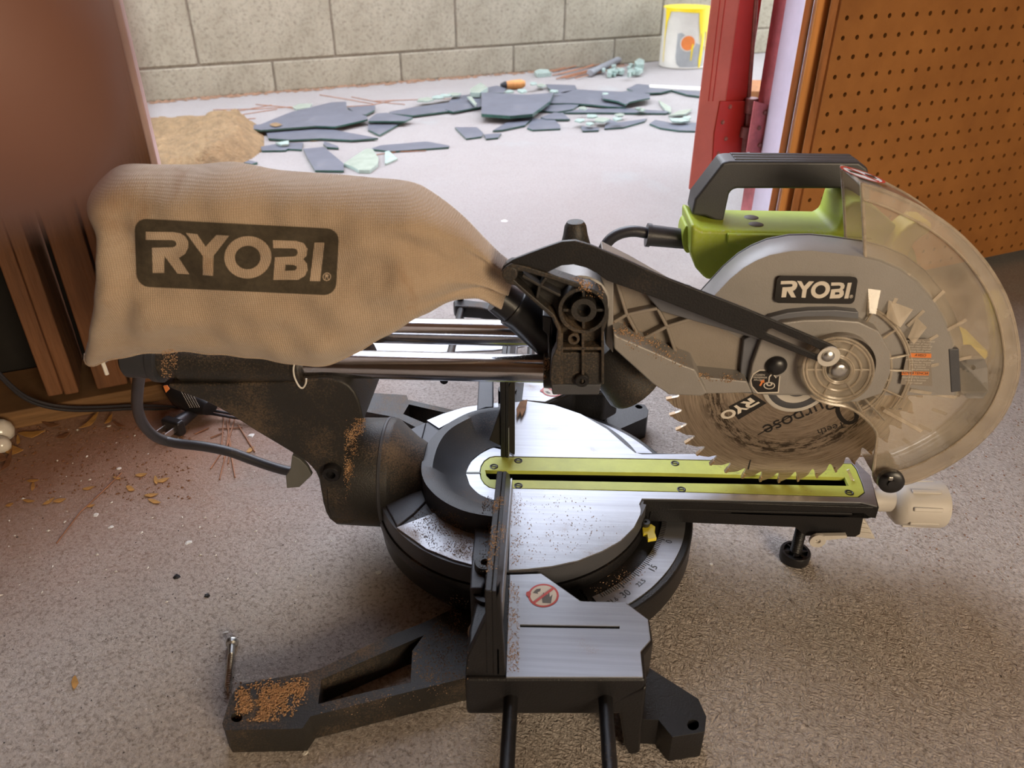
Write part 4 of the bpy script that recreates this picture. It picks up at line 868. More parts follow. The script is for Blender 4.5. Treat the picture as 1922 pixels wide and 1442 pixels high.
# ---- link arm
LY = -.0610
la = [(940, 512), (945, 500), (962, 488), (990, 477), (1025, 464), (1054, 454), (1080, 452), (1108, 460), (1170, 486), (1240, 518), (1400, 580), (1559, 647), (1571, 654), (1576, 666), (1572, 678), (1559, 686), (1542, 682), (1400, 626), (1240, 563), (1139, 527), (1120, 513), (1100, 503), (1077, 497), (1054, 499), (1029, 511), (1004, 505), (975, 497), (958, 495), (948, 503)]
sl = [(1441, 618), (1449, 617), (1530, 652), (1541, 658), (1539, 668), (1532, 667), (1440, 628), (1437, 622)]
lk = exty('link_arm', la, LY, LY+.0028, 'black', saw, .0005, [sl])
lathe('link_washer', uy(1554.5, 668, LY), (0, -1, 0), [(0, .0068), (.0014, .0068), (.0014, .004)], 'knob', lk, 28)
lathe('link_rivet', uy(1554.5, 668, LY-.0014), (0, -1, 0), [(0, .0038), (.0012, .0036), (.0022, .0022), (.0024, 0)], 'screwmetal', lk, 20)
# ---- blade
def pol(a, r): return BL+Vector((math.cos(a)*r, 0, math.sin(a)*r))
T = 40; out = []
for k in range(T):
    a = 2*math.pi*(k+.30)/T; p = 2*math.pi/T
    for (da, r) in ((-.045, 1.0), (.02, .996), (.30, .972), (.55, .948), (.72, .914), (.80, .900), (.875, .898), (.925, .912), (.945, .945)):
        out.append(pol(a+da*p, RB*r))
loops = [[v+Vector((0, -.0011, 0)) for v in out]]
v, f = prism_geo(loops, (0, .0022, 0))
bl = mk('saw_blade', v, f, 'blade', saw, 0, smooth=30, origin=BL)
vs, fs = [], []
for k in range(T):
    a = 2*math.pi*(k+.30)/T; p = 2*math.pi/T; e = (pol(a, 1)-BL).normalized(); t = Vector((-e.z, 0, e.x))
    tq = [pol(a-.055*p, RB*1.004), pol(a+.055*p, RB*.999), pol(a+.035*p, RB*.955), pol(a-.06*p, RB*.955)]
    v2, f2 = prism_geo([[q+Vector((0, -.0017, 0)) for q in tq]], (0, .0034, 0)); mk('blade_tooth', v2, f2, 'carbide', bl, 0, smooth=0)
for a in (255, 345, 75, 165):
    pp_ = [pol(math.radians(a-.4), RB*.90), pol(math.radians(a+.5), RB*.90), pol(math.radians(a-1.2), RB*.80), pol(math.radians(a-1.8), RB*.805)]
    v2, f2 = prism_geo([[q+Vector((0, -.00125, 0)) for q in pp_]], (0, .0001, 0)); mk('expansion_slot', v2, f2, 'stickerblack', bl, 0, smooth=0)
lathe('arbor_washer', BL+Vector((0, -.0011, 0)), (0, -1, 0), [(0, .0215), (.0035, .0215), (.004, .0205), (.004, .0165), (.0025, .016), (.0025, .010), (.006, .0095), (.006, 0)], 'slate', bl, 40)
lathe('arbor_flange', BL+Vector((0, -.0011, 0)), (0, -1, 0), [(0, .0245), (.003, .0245), (.0036, .0235), (.0036, .017)], 'knob', bl, 40)
by = -.0013
decal_px('blade_badge', [[[(1367, 764), (1413, 740), (1439, 757), (1386, 788)]]], qy(by), 'stickerblack', bl, smooth=0)
decal_px('blade_badge_lettering', [[[logo_map(x, y, [(1437, 757), (1334, 810), (1308, 793), (1411, 738)]) for x, y in lp_] for lp_ in g] for g in LOGO[:3]], qy(by-.0002), 'stickerwhite', bl, smooth=0)
for s_, x_, y_, z_, a_ in (('General Purpose', 1572, 750, .0165, 212), ('40', 1610, 762, .034, 214), ('Teeth', 1560, 804, .0085, 205), ('Max RPM 5,500/min', 1522, 748, .0055, 208)): texts('blade_print', [ytext(s_, x_, y_, z_, by, a_)], 'stickerblack', bl)
decal_px('blade_rule', [[strip([(1422, 817), (1540, 750)], 1.6)]], qy(by), 'stickerblack', bl, smooth=0)
# ---- clear lower guard
NY = -.030
left = [(1617, 345), (1621, 420), (1624, 500), (1628, 590), (1621, 610), (1603, 626), (1568, 638), (1530, 660), (1508, 690), (1508, 720), (1525, 745), (1556, 758), (1590, 764), (1620, 782), (1645, 812), (1643, 850), (1640, 895), (1652, 912)]
arc = [(1710, 906), (1790, 868), (1848, 822), (1888, 770), (1911, 705), (1910, 640), (1893, 570), (1862, 510), (1820, 458), (1766, 412), (1700, 375), (1655, 356)]
arcs = [p[:2] for p in smo([(x, y, 0) for x, y in [(1652, 912)]+arc+[(1617, 345)]], 4, False)]
cg = exty('clear_guard', left[:-1]+arcs, NY, NY+.002, 'clear', saw, 0, smooth=30)
RT = .037
bo = arcs; bi = [(1590+(x-1590)*.915, 645+(y-645)*.905) for x, y in arcs]
bi[0] = (bo[0][0]-3, bo[0][1]-22); bi[-1] = (bo[-1][0]+3, bo[-1][1]+26)
v, f = [], []; nb_ = len(bo)
for x, y in bo: v.append(uy(x, y, NY-.0012))
for x, y in bi: v.append(uy(x, y, NY-.0006))
f = [[i, i+1, nb_+i+1, nb_+i] for i in range(nb_-1)]
mk('guard_band', v, f, 'clearrim', cg, 0, smooth=40)
tube('guard_edge', [uy(x, y, NY-.0006) for x, y in bi], .0008, 'clearrib', cg, 6)
for k, q4 in enumerate(([(1629, 538), (1654, 541), (1644, 590), (1632, 588)], [(1668, 560), (1716, 578), (1690, 615), (1664, 596)], [(1722, 592), (1742, 612), (1716, 646), (1704, 634)])):
    p4 = [uy(x, y, NY-(.0015 if j < 2 else .0075)) for j, (x, y) in enumerate(q4)]; mk('guard_facet', p4, [[0, 1, 2, 3]], 'clearrib', cg, 0, smooth=0)
# rim wall
vs = []; fs = []; A3 = [uy(x, y, NY) for x, y in arcs]; cen = Vector((.2045, NY, .105)); N = len(A3)
for p in A3:
    d = (cen-p).normalized()
    vs += [p, p+Y_*RT, p+Y_*RT+d*.002, p+d*.002]
for i in range(N-1):
    for k in range(4): a = i*4+k; b = i*4+(k+1) % 4; fs.append([a, b, b+4, a+4])
fs += [[0, 1, 2, 3], [(N-1)*4+k for k in range(4)]]
mk('guard_rim', vs, fs, 'clearrim', cg, 0, smooth=40)
# far face of the guard
lf3 = [uy(x, y, NY)+Y_*RT for x, y in [(1617, 345), (1621, 420), (1624, 500), (1628, 590)]]
far = lf3+[Vector((.245, NY+RT, .12)), Vector((.250, NY+RT, .09)), Vector((.245, NY+RT, .05)), Vector((.235, NY+RT, .02))]+[p+Y_*RT for p in A3]
v, f = prism_geo([far], (0, -.0018, 0)); mk('guard_far_face', v, f, 'clear', cg, 0, smooth=30)
# bright moulded edges
def edge(pts, r, nm='guard_edge', cl=False): tube(nm, pts, r, 'clearrib', cg, 6, closed=cl)
edge([uy(x, y, NY) for x, y in [p[:2] for p in smo([(x, y, 0) for x, y in left], 3, False)]], .0011)
edge(A3, .0010); edge([p+Y_*RT for p in A3], .0009)
edge([A3[-1], A3[-1]+Y_*RT], .0010); edge([p for p in lf3], .0009)
HY = -.050
def arcpts(cx, cy, rx, ry, a0, a1, Y, n=28): return [uy(x, y, Y) for x, y in circ(cx, cy, rx, ry, n, a0, a1)]
hc = (1573, 692)
v, f = prism_geo([[uy(x, y, HY) for x, y in circ(1573, 696, 66, 60, 40)], [uy(x, y, HY) for x, y in circ(1573, 696, 30, 28, 40)]], (0, .0015, 0)); mk('guard_hub_face', v, f, 'clear', cg, 0, smooth=0)
for rx, ry in ((66, 60), (60, 54), (43, 39), (29, 26), (25, 23)):
    edge([uy(x, y, HY) for x, y in circ(1573, 694, rx, ry, 40)], .0009, 'hub_ring', True)
v, f = lathe_geo(uy(1573, 694, HY), Y_, [(0, .0232), (.018, .0232)], 40, caps=False); mk('guard_hub_wall', v, f, 'clearrim', cg)
for rx, ry, a0_, a1_ in ((97, 88, -72, 60), (103, 94, -72, 62), (136, 123, -62, 40), (141, 128, -58, 38)):
    edge(arcpts(1570, 690, rx, ry, a0_, a1_, NY-.004), .0009, 'guard_arc_rib')
for a_, r0, r1 in ((-75, 62, 100), (-60, 70, 140), (-48, 66, 100), (-36, 66, 140), (-24, 66, 100), (-12, 66, 140), (2, 66, 140), (14, 66, 100), (26, 66, 140), (38, 64, 100), (50, 70, 140), (62, 60, 100)):
    c_, s_ = math.cos(math.radians(a_)), math.sin(math.radians(a_))*.90
    edge([uy(1570+r0*c_, 692+r0*s_, NY-.006), uy(1570+r1*c_, 692+r1*s_, NY-.004)], .0008, 'guard_spoke')
for a_ in (0, 60, 118, 180, 238, 300):
    c_, s_ = math.cos(math.radians(a_)), math.sin(math.radians(a_))*.91
    edge([uy(1573+27*c_, 694+27*s_, HY), uy(1573+62*c_, 694+62*s_, HY)], .0008, 'hub_spoke')
def fin(a, b, h=.0035):
    A, B = uy(a[0], a[1], NY), uy(b[0], b[1], NY); up_ = -Y_*h
    v, f = [A, A+up_, B+up_*.05, B], [[0, 1, 2, 3]]
    d = (B-A).cross(Y_).normalized()*.0012; v = [p for q in v for p in (q-d, q+d)]
    f = [[0, 2, 4, 6], [1, 3, 5, 7], [0, 1, 3, 2], [2, 3, 5, 4], [4, 5, 7, 6]]
    mk('guard_fin', v, f, 'clearrib', cg, 0, smooth=0)
for a, b in (((1660, 592), (1706, 514)), ((1700, 608), (1772, 546)), ((1714, 648), (1814, 600)), ((1708, 690), (1823, 670)), ((1705, 728), (1795, 746)), ((1655, 765), (1730, 810)), ((1628, 590), (1633, 500))): fin(a, b)
lathe('guard_bolt', uy(1573, 693, HY), (0, -1, 0), [(-.002, .0058), (.0014, .0058), (.003, .0045), (.0035, .002), (.003, 0)], 'screwmetal', cg, 24)
lathe('guard_bumper', uy(1669, 897, -.034), (-.15, -1, .12), [(0, .0078), (.003, .0090), (.0065, .0088), (.008, .0070), (.008, .003), (.0095, .0028), (.0095, 0)], 'blackclean', cg, 32)
vs, fs = [], []; box_geo(uy(1672, 899, -.0445), X, Y_, Z_, .0030, .001, .0030, vs, fs); mk('bumper_screw', vs, fs, 'screwmetal', cg, .0004)
# vent slots at the far edge of the guard
for k in range(8):
    a = math.radians(-4-8*k); p = cen+Vector((math.cos(a)*.116, RT-.002, math.sin(a)*.116)); e = Vector((math.cos(a), 0, math.sin(a)))
    vs, fs = [], []; box_geo(p, e, e.cross(Y_), Y_, .012, .0022, .001, vs, fs); mk('guard_far_slot', vs, fs, 'clearrib', cg)
# emblem on top of the rim
ia = [i for i, p in enumerate(arcs) if p[0] < 1700 and p[1] < 400]
pi_ = A3[ia[len(ia)//2]]; pj_ = A3[ia[len(ia)//2]+1]; tg_ = (pj_-pi_).normalized(); no_ = tg_.cross(Y_).normalized()
if no_.z < 0: no_ = -no_
ce = pi_+Y_*.024+no_*.0008-tg_*.0
def disc(name, r0, r1, hgt, m, sx=1.15):
    vs = []; n = 28
    for r in (r0, r1):
        for i in range(n): a = 2*math.pi*i/n; vs.append(ce+no_*hgt+tg_*math.cos(a)*r*sx+Y_*math.sin(a)*r)
    if r0 < 1e-6: vs = vs[n:]; fs = [list(range(n))]
    else: fs = [[i, (i+1) % n, n+(i+1) % n, n+i] for i in range(n)]
    return mk(name, vs, fs, m, cg, 0, smooth=0)
disc('rim_emblem', 0, .0125, 0, 'stickerwhite2'); disc('emblem_ring', .0108, .0125, .0002, 'red')
vs, fs = [], []; box_geo(ce+no_*.0003, (tg_+Y_).normalized(), (tg_-Y_).normalized(), no_, .022, .0016, .0002, vs, fs); mk('emblem_bar', vs, fs, 'red', cg)
vs, fs = [], []; box_geo(ce+no_*.0002+tg_*.005, tg_, Y_, no_, .008, .004, .0002, vs, fs); box_geo(ce+no_*.0002-tg_*.006+Y_*.002, tg_, Y_, no_, .006, .006, .0002, vs, fs); mk('emblem_figure', vs, fs, 'stickerblack', cg)

# =================================================================== DUST BAG
def bez(pts, n):
    q = smo([(x, y, 0) for x, y in pts], 8, False); L = [0]
    for i in range(1, len(q)): L.append(L[-1]+math.hypot(q[i][0]-q[i-1][0], q[i][1]-q[i-1][1]))
    out = []; j = 0
    for k in range(n+1):
        t = L[-1]*k/n
        while j < len(L)-2 and L[j+1] < t: j += 1
        s = (t-L[j])/max(1e-9, L[j+1]-L[j]); out.append((q[j][0]+(q[j+1][0]-q[j][0])*s, q[j][1]+(q[j+1][1]-q[j][1])*s))
    return out
BY = -.055; NS, NT = 110, 56
top = bez([(203, 345), (212, 322), (240, 309), (300, 309), (370, 309), (430, 304), (470, 309), (520, 319), (580, 324), (640, 328), (700, 334), (740, 337), (780, 345), (815, 364), (850, 390), (880, 418), (905, 445), (932, 472), (952, 488), (972, 498)], NS)
bot = bez([(160, 668), (172, 679), (190, 679), (230, 664), (300, 653), (360, 651), (420, 656), (480, 661), (540, 670), (590, 676), (635, 671), (680, 648), (730, 618), (790, 582), (845, 557), (880, 549), (905, 552), (922, 562), (938, 572)], NS)
def bagpt(s, t, side):
    i = min(NS-1, int(s*NS)); f = s*NS-i
    a = Vector(top[i]).lerp(Vector(top[i+1]), f); b = Vector(bot[i]).lerp(Vector(bot[i+1]), f); q = a.lerp(b, t)
    q.x += 30*math.sin(math.pi*min(1, t*1.02))*(1-s)**6
    if s < .3: q.x -= 16*math.exp(-((t-.10)/.10)**2)*(1-s/.3)
    if t > .9: q.y += 1.3*math.sin(s*70)
    base = uy(q.x, q.y, BY+.042*(max(0, (s-.78)/.22)**1.5))
    pt_ = (1-(1-min(1, t/.20))**2)**.5*(1-(1-min(1, (1-t)/.34))**2)**.5
    ps = (1-(1-min(1, s/.09))**2)**.5
    w = .034*(1-.55*max(0, (s-.72)/.28)**1.2)
    n1 = noise.noise(Vector((s*7, t*4, 3+side)))*.0065+noise.noise(Vector((s*16, t*8, 9+side)))*.0028
    cr = 0
    # folds gathering towards the neck
    if s > .55: cr = .0045*((s-.55)/.45)*math.sin(t*13+s*9+2*noise.noise(Vector((s*5, t*2, 1))))
    fld = .004*math.exp(-((s-.10-.05*t)/.03)**2)*math.sin(t*3.1)
    d = w*pt_*ps + (n1+cr-fld)*pt_*ps
    if side == 0: return base-Y_*max(d, .0006)
    return base+Y_*max(d*.42, .0006)
vs = []; fs = []
for side in (0, 1):
    for i in range(NS+1):
        for j in range(NT+1): vs.append(bagpt(i/NS, j/NT, side))
K = (NS+1)*(NT+1)
for side in (0, 1):
    for i in range(NS):
        for j in range(NT):
            a = side*K+i*(NT+1)+j; fs.append([a, a+1, a+NT+2, a+NT+1] if side == 0 else [a, a+NT+1, a+NT+2, a+1])
for i in range(NS):
    for j in (0, NT): a = i*(NT+1)+j; fs.append([a, a+NT+1, K+a+NT+1, K+a])
for j in range(NT):
    for i in (0, NS): a = i*(NT+1)+j; fs.append([a, a+1, K+a+1, K+a])
bag = tag(mk('dust_bag', vs, fs, 'cloth', None, 0, smooth=70), 'tan cloth dust bag with dark printed name panel, hung over the slide rails', 'dust bag')
bv = BVHTree.FromPolygons(vs, fs)
def onbag(e):
    def h(x, y):
        d = ray(x, y).normalized(); r = bv.ray_cast(CAM, d); p = r[0] if r[0] is not None else uy(x, y, BY-.03); return p-d*e
    return h
logo([(252, 410), (637, 430), (630, 555), (257, 538)], onbag(.0004), onbag(.0008), 'print', 'cloth', bag, sub=7)
# hem stitches and zip pull
tube('bottom_seam', [bagpt(i/NS, .985, 0) for i in range(0, NS-4, 1)], .0009, 'cloth', bag, 6)
zA = uy(190, 674, BY)
zp = tube('zip_slider', [uy(183, 673, BY), uy(190, 678, BY), uy(200, 676, BY)], .0016, 'screwmetal', bag, 8)
tube('zip_pull', [uy(192, 678, BY-.002), uy(197, 692, BY-.002), uy(201, 703, BY-.002)], .0013, 'whitebit', bag, 8)

# =================================================================== SAWDUST, casts onto what is already built
bpy.context.view_layer.update(); DG = bpy.context.evaluated_depsgraph_get()
def inside(p, poly):
    c = False; j = len(poly)-1
    for i in range(len(poly)):
        a, b = poly[i], poly[j]
        if (a[1] > p[1]) != (b[1] > p[1]) and p[0] < (b[0]-a[0])*(p[1]-a[1])/(b[1]-a[1])+a[0]: c = not c
        j = i
    return c
def grains(name, regs, m, label, parent=None, smin=.0004, smax=.0013):
    vs, fs = [], []
    for poly, n in regs:
        x0, x1 = min(p[0] for p in poly), max(p[0] for p in poly); y0, y1 = min(p[1] for p in poly), max(p[1] for p in poly); k = 0; tr = 0
        while k < n and tr < n*12:
            tr += 1; x, y = random.uniform(x0, x1), random.uniform(y0, y1)
            gx_ = min(7, (x1-x0)*.08)
            if not inside((x+random.gauss(0, gx_), y+random.gauss(0, gx_)), poly) or noise.noise(Vector((x*.045, y*.045, 2)))+random.uniform(-.45, .5) < 0: continue
            ok, p, nn, _, _, _ = S.ray_cast(DG, CAM, ray(x, y).normalized(), distance=4)
            if not ok: continue
            k += 1; s = random.uniform(smin, smax); u, w = frame(nn); a = random.uniform(0, 6.28); e1 = u*math.cos(a)+w*math.sin(a); e2 = nn.cross(e1)
            b = len(vs); c = p+nn*s*.2; L = s*random.uniform(.6, 1.7)
            vs += [c+e1*L*.6, c-e1*L*.5+e2*s*.3, c-e1*L*.3-e2*s*.35, c+nn*s*.6+e2*s*.1]; fs += [[b, b+1, b+2], [b, b+3, b+1], [b+1, b+3, b+2], [b+2, b+3, b]]
    o = mk(name, vs, fs, m, parent, smooth=0); return tag(o, label, 'sawdust', None, 'stuff')
grains('sawdust', [([(440, 1305), (470, 1292), (580, 1272), (570, 1300), (540, 1335), (500, 1355), (460, 1352), (445, 1335)], 2600)], 'dust', 'thick orange sawdust heap on the end of the near mounting foot', smax=.0015)
grains('sawdust', [([(1150, 622), (1200, 650), (1290, 690), (1300, 680), (1260, 665), (1160, 600)], 420), ([(1310, 700), (1395, 712), (1395, 718), (1310, 712)], 120), ([(1070, 520), (1130, 545), (1135, 560), (1090, 540)], 200)], 'dust', 'sawdust gathered on the grey ribbed head casting of the saw', smax=.0010)
grains('sawdust', [([(302, 655), (330, 655), (334, 690), (318, 725), (303, 700)], 260), ([(658, 785), (690, 785), (672, 830), (660, 880), (650, 940), (645, 880), (648, 830)], 1000), ([(1022, 672), (1032, 672), (1030, 712), (1020, 710)], 160)], 'dust', 'orange sawdust caught along the seam of the rear pivot housing', smax=.0009)
grains('sawdust', [([(775, 960), (830, 955), (880, 985), (890, 1055), (830, 1035), (780, 1000)], 900), ([(905, 930), (950, 935), (950, 965), (905, 960)], 250), ([(920, 980), (950, 990), (930, 1060), (900, 1085), (905, 1000)], 450), ([(780, 1190), (870, 1120), (880, 1270), (790, 1280), (770, 1240)], 900), ([(620, 1265), (800, 1175), (860, 1110), (860, 1150), (780, 1195), (630, 1262)], 500), ([(600, 1330), (850, 1275), (850, 1290), (600, 1345)], 120)], 'dustpale', 'fine brown sawdust over the black base, fence carrier and near arm', smax=.0009)
grains('sawdust', [([(955, 1090), (972, 1100), (975, 1260), (952, 1262)], 420), ([(960, 925), (980, 925), (975, 1065), (958, 1065)], 160), ([(965, 930), (1100, 935), (1160, 1000), (1000, 1060), (965, 1050)], 260), ([(1090, 1120), (1200, 1060), (1215, 1072), (1110, 1128)], 120)], 'dustpale', 'loose brown grains on the bright aluminium table plates', smax=.0009)
ch = [uz(x, y, .003) for x, y in ((969, 770), (976, 756), (990, 752), (987, 768), (979, 783), (976, 775), (971, 785))]
v, f = prism_geo([ch], (0, 0, .0014)); tag(mk('wood_chip', v, f, 'chipbrown', None, .0003), 'brown splintered wood chip lying on the far half of the round saw table', 'wood chip')

# =================================================================== THINGS ON THE FLOOR
def flat_thing(name, px, m, label, cat, group=None, th=.0004, z=None, curl=0., **k):
    z = FZ+.0004 if z is None else z; P = [uz(x, y, z) for x, y in px]; c = sum(P, Vector())/len(P)
    if curl:
        ax = max(P, key=lambda p: (p-c).length)-c; ax.normalize(); si = Z_.cross(ax)
        P = [p+Z_*curl*abs((p-c).dot(ax))+Z_*0 for p in P]
    v, f = prism_geo([P], (0, 0, th)); return tag(mk(name, v, f, m, None, 0, **k), label, cat, group)
def leafshape(x, y, L, w, ang):
    a = math.radians(ang); c, s = math.cos(a), math.sin(a)
    return [(x+u*c*L-v*s*w, y+u*s*L+v*c*w) for u, v in ((-1, 0), (-.6, .6), (-.1, .95), (.4, .7), (1, 0), (.45, -.6), (-.05, -.9), (-.6, -.6))]
lv = [(265, 892, 12, 3.5, -8), (293, 903, 9, 4.5, 80), (306, 902, 13, 4, -15), (245, 918, 9, 5.5, 25), (284, 930, 14, 3.5, -6), (290, 942, 13, 4, 15), (166, 917, 12, 3, -12), (62, 903, 12, 3, -5), (62, 915, 9, 4, 100), (54, 941, 12, 3, 5), (92, 942, 13, 3.5, -30), (112, 940, 13, 4, -12), (18, 948, 8, 3, -20), (220, 898, 8, 2.8, 10), (470, 845, 9, 4, -35), (141, 1282, 7, 14, 5), (170, 950, 9, 2.5, -10), (1370, 1478-60, 5, 3, 0)]
for i, (x, y, L, w, a) in enumerate(lv[:-1]):
    if i == 15: lab, gp = 'lone pale brown leaf on the concrete near the bottom left', None
    elif i == 3: lab, gp = 'broad olive yellow leaf in the shadow of the cord', None
    else: lab, gp = 'small dry yellow leaflet scattered on the floor at the left', 'dry yellow leaflets on the left floor'
    flat_thing('dry_leaf', leafshape(x, y, L, w, a), 'leaf', lab, 'leaf', gp, curl=.12)
for i, (x, y, L, w, a) in enumerate([(62, 817, 26, 6, -5), (98, 800, 18, 4, 8), (170, 795, 24, 5, -40), (120, 820, 14, 4, -20), (25, 848, 22, 10, 10), (15, 872, 24, 5, -60), (205, 790, 12, 4, -50), (4, 862, 12, 9, 30), (35, 830, 10, 4, 90), (225, 800, 14, 2.5, 20)]):
    flat_thing('brown_leaf', leafshape(x, y, L, w, a), 'leafbr' if i % 2 else 'leaf', 'curled brown leaf caught along the foot of the left wall plate', 'leaf', 'brown leaves along the wall plate', curl=.3, z=FZ+.001)
def needle(px, label, gp=None, r=.0005, z=.0012, m='needle'):
    P = [uz(x, y, FZ+z) for x, y in px]; o = tube('pine_needle', P, r, m, None, 5); return tag(o, label, 'pine needle', gp)
needle([(106, 1020), (150, 962), (190, 925), (228, 888)], 'single long straight pine needle on the floor left of the saw', None, .0006)
for px in ([(420, 780), (415, 850), (395, 880)], [(432, 780), (424, 850), (412, 900)], [(440, 788), (420, 860)], [(428, 820), (441, 896)], [(447, 798), (478, 848)], [(425, 790), (433, 835), (428, 870)], [(395, 822), (420, 812)], [(365, 815), (392, 803)], [(410, 805), (455, 803)]):
    needle(px, 'reddish pine needle in the tangle under the saw cord', 'pine needles under the saw cord', .0007)
gl = [(400, 206, 560, 200), (430, 219, 520, 205), (600, 178, 700, 195), (700, 190, 860, 185), (270, 236, 480, 222), (300, 230, 440, 244), (400, 215, 510, 197), (260, 222, 420, 214), (310, 280, 370, 286), (255, 245, 310, 238), (660, 182, 760, 196), (690, 293, 800, 283), (650, 200, 740, 188), (480, 196, 590, 210)]
for x0, y0, x1, y1 in gl: needle([(x0, y0), ((x0+x1)/2, (y0+y1)/2+random.uniform(-4, 4)), (x1, y1)], 'long pine needle strewn among the broken glass', 'pine needles among the broken glass', .0011, .002)
for i in range(16):
    x0 = 1020+random.uniform(0, 60); y0 = 142+random.uniform(-8, 6); needle([(x0, y0), (x0+60, y0-15), (x0+110, y0-30+random.uniform(-6, 4))], 'rusty pine needle in the bundle beside the grey pipe', 'pine needles beside the pipe', .0018, .003+random.uniform(0, .006))
# grit as one scatter
def grit(name, n, reg, s0, s1, m, label):
    vs, fs = [], []
    for _ in range(n):
        x, y = random.uniform(reg[0], reg[2]), random.uniform(reg[1], reg[3]); p = uz(x, y, FZ+.0003); s = random.uniform(s0, s1)*(p-CAM).length; b = len(vs)
        a = random.uniform(0, 6.28); e1 = Vector((math.cos(a), math.sin(a), 0)); e2 = Vector((-e1.y, e1.x, 0))
        vs += [p+e1*s, p+e2*s*.6, p-e1*s*.8, p-e2*s*.5, p+Z_*s*.5]; fs += [[b, b+1, b+4], [b+1, b+2, b+4], [b+2, b+3, b+4], [b+3, b, b+4]]
    return tag(mk(name, vs, fs, m, None, smooth=0), label, 'grit', None, 'stuff')
grit('dirt_specks', 420, (-20, 800, 360, 940), .0006, .0028, 'leafbr', 'brown dirt crumbs gathered on the floor by the left wall')
grit('paint_flakes', 90, (-20, 790, 640, 1130), .0008, .0030, 'whitebit', 'tiny white flakes on the floor at the left')
grit('floor_specks', 260, (0, 950, 1922, 1440), .0005, .0016, 'blackbit', 'fine dark specks on the concrete around the saw')
grit('needle_litter', 200, (1700, 760, 1922, 1100), .0006, .0020, 'leafbr', 'sparse brown crumbs on the concrete at the right')
grit('wall_litter', 380, (255, 183, 620, 196), .002, .006, 'leafbr', 'brown litter along the foot of the block wall') if False else None
vs, fs = [], []
for k in range(700):
    u = random.uniform(-1.6, .85); p = w2(u, FZ+.001, -random.random()**2*.035); s = random.uniform(.004, .016); b = len(vs); a = random.uniform(-.5, .5)+A2
    e1 = Vector((math.cos(a), math.sin(a), 0)); e2 = Vector((-e1.y, e1.x, 0))
    vs += [p+e1*s, p+e2*s*.25, p-e1*s, p-e2*s*.25, p+Z_*s*.35]; fs += [[b, b+1, b+4], [b+1, b+2, b+4], [b+2, b+3, b+4], [b+3, b, b+4]]
tag(mk('wall_litter', vs, fs, 'chipbrown', None, smooth=0), 'brown needle litter along the foot of the block wall', 'leaf litter', None, 'stuff')
def bit(name, x, y, s, m, label, cat, group=None, h=.6, n=7):
    p = uz(x, y, FZ); s = s/1444*(p-CAM).length; vs = []; fs = []
    for k in range(n): a = 6.283*k/n; r = s*random.uniform(.65, 1.1); vs.append(p+Vector((math.cos(a)*r, math.sin(a)*r, .0002)))
    for k in range(n): a = 6.283*k/n; r = s*random.uniform(.35, .6); vs.append(p+Vector((math.cos(a)*r, math.sin(a)*r, s*h*random.uniform(.7, 1.1))))
    fs = [list(range(n)), list(range(n, 2*n))]+[[k, (k+1) % n, n+(k+1) % n, n+k] for k in range(n)]
    return tag(mk(name, vs, fs, m, None, smooth=0), label, cat, group)
bit('charcoal_crumb', 332, 1083, 6.5, 'blackbit', 'wedge shaped black crumb above the other one on the floor', 'crumb')
bit('charcoal_crumb', 389, 1119, 6, 'blackbit', 'oblong black crumb lying above the long screw', 'crumb')
for x, y, s in ((354, 1019, 6), (711, 1075, 6), (424, 1188, 4), (574, 1413, 6), (208, 990, 5), (180, 967, 6), (223, 880, 5), (471, 818, 7), (1218, 1011, 2), (1335, 1060, 4), (205, 800, 4)):
    bit('paint_flake', x, y, s, 'whitebit', 'small white flake lying on the concrete near the saw', 'paint flake', 'white flakes around the saw', .3)
# wood screw standing off the floor beside the near foot
sA, sB = uz(427, 1302, FZ+.003), uz(436, 1204, FZ+.004); d = (sB-sA); L = d.length; pr = [(0, .0002), (.004, .0018)]
t = .004
while t < L-.012: pr += [(t, .0026), (t+.0009, .0019)]; t += .0018
pr += [(L-.012, .0023), (L-.004, .0025), (L-.003, .0042), (L-.001, .0046), (L, .0044), (L, .0026), (L-.002, .0024), (L-.002, 0)]
v, f = lathe_geo(sA, d, pr, 14); tag(mk('long_screw', v, f, 'screwmetal', None, smooth=30), 'long zinc coarse thread screw lying by the corner of the near foot', 'screw')
# lamp cord with its two-pin plug
cpx = [(-30, 668), (0, 705), (40, 742), (80, 760), (130, 768), (190, 768), (255, 765), (330, 768), (400, 775), (440, 782), (500, 790), (560, 800)]
q3 = [p[:2] for p in smo([(x, y, 0) for x, y in cpx], 4, False)]
cord = tag(empty('plug_cord', uz(330, 790, FZ)), 'thin twin black lamp cord with a two-pin plug by the left wall', 'cord')
def cpt(x, y, k):
    h = .006+.10*max(0, (60-x)/90.)**1.3 if x < 60 else .006
    if x < 380: return upl(x, y, PL+nb*(-.010-.02*max(0, (x-250)/130)), nb)
    return uz(x, y, FZ+.006)
for k in (0, 1): tube('cord_strand', [cpt(x, y+(-2.4 if k else 2.4), k)+Z_*(.001*k) for x, y in q3], .0016, 'cord', cord, 8)
plc = uz(326, 800, FZ+.011); pd = (uz(300, 812, FZ)-uz(372, 762, FZ)).normalized(); ps_ = Z_.cross(pd)
v, f = [], []; box_geo(plc, pd, ps_, Z_, .010, .024, .017, v, f); pb = mk('plug_body', v, f, 'blackclean', cord, .003)
v, f = lathe_geo(plc-pd*.004, -pd, [(0, .0075), (.012, .0065), (.030, .0045), (.034, .0036)], 16); mk('plug_grip', v, f, 'cord', cord)
tube('cord_strand', [plc-pd*.034, plc-pd*.060+Z_*.003, uz(392, 752, FZ+.012), uz(410, 742, FZ+.012)], .0045, 'cord', cord, 10)
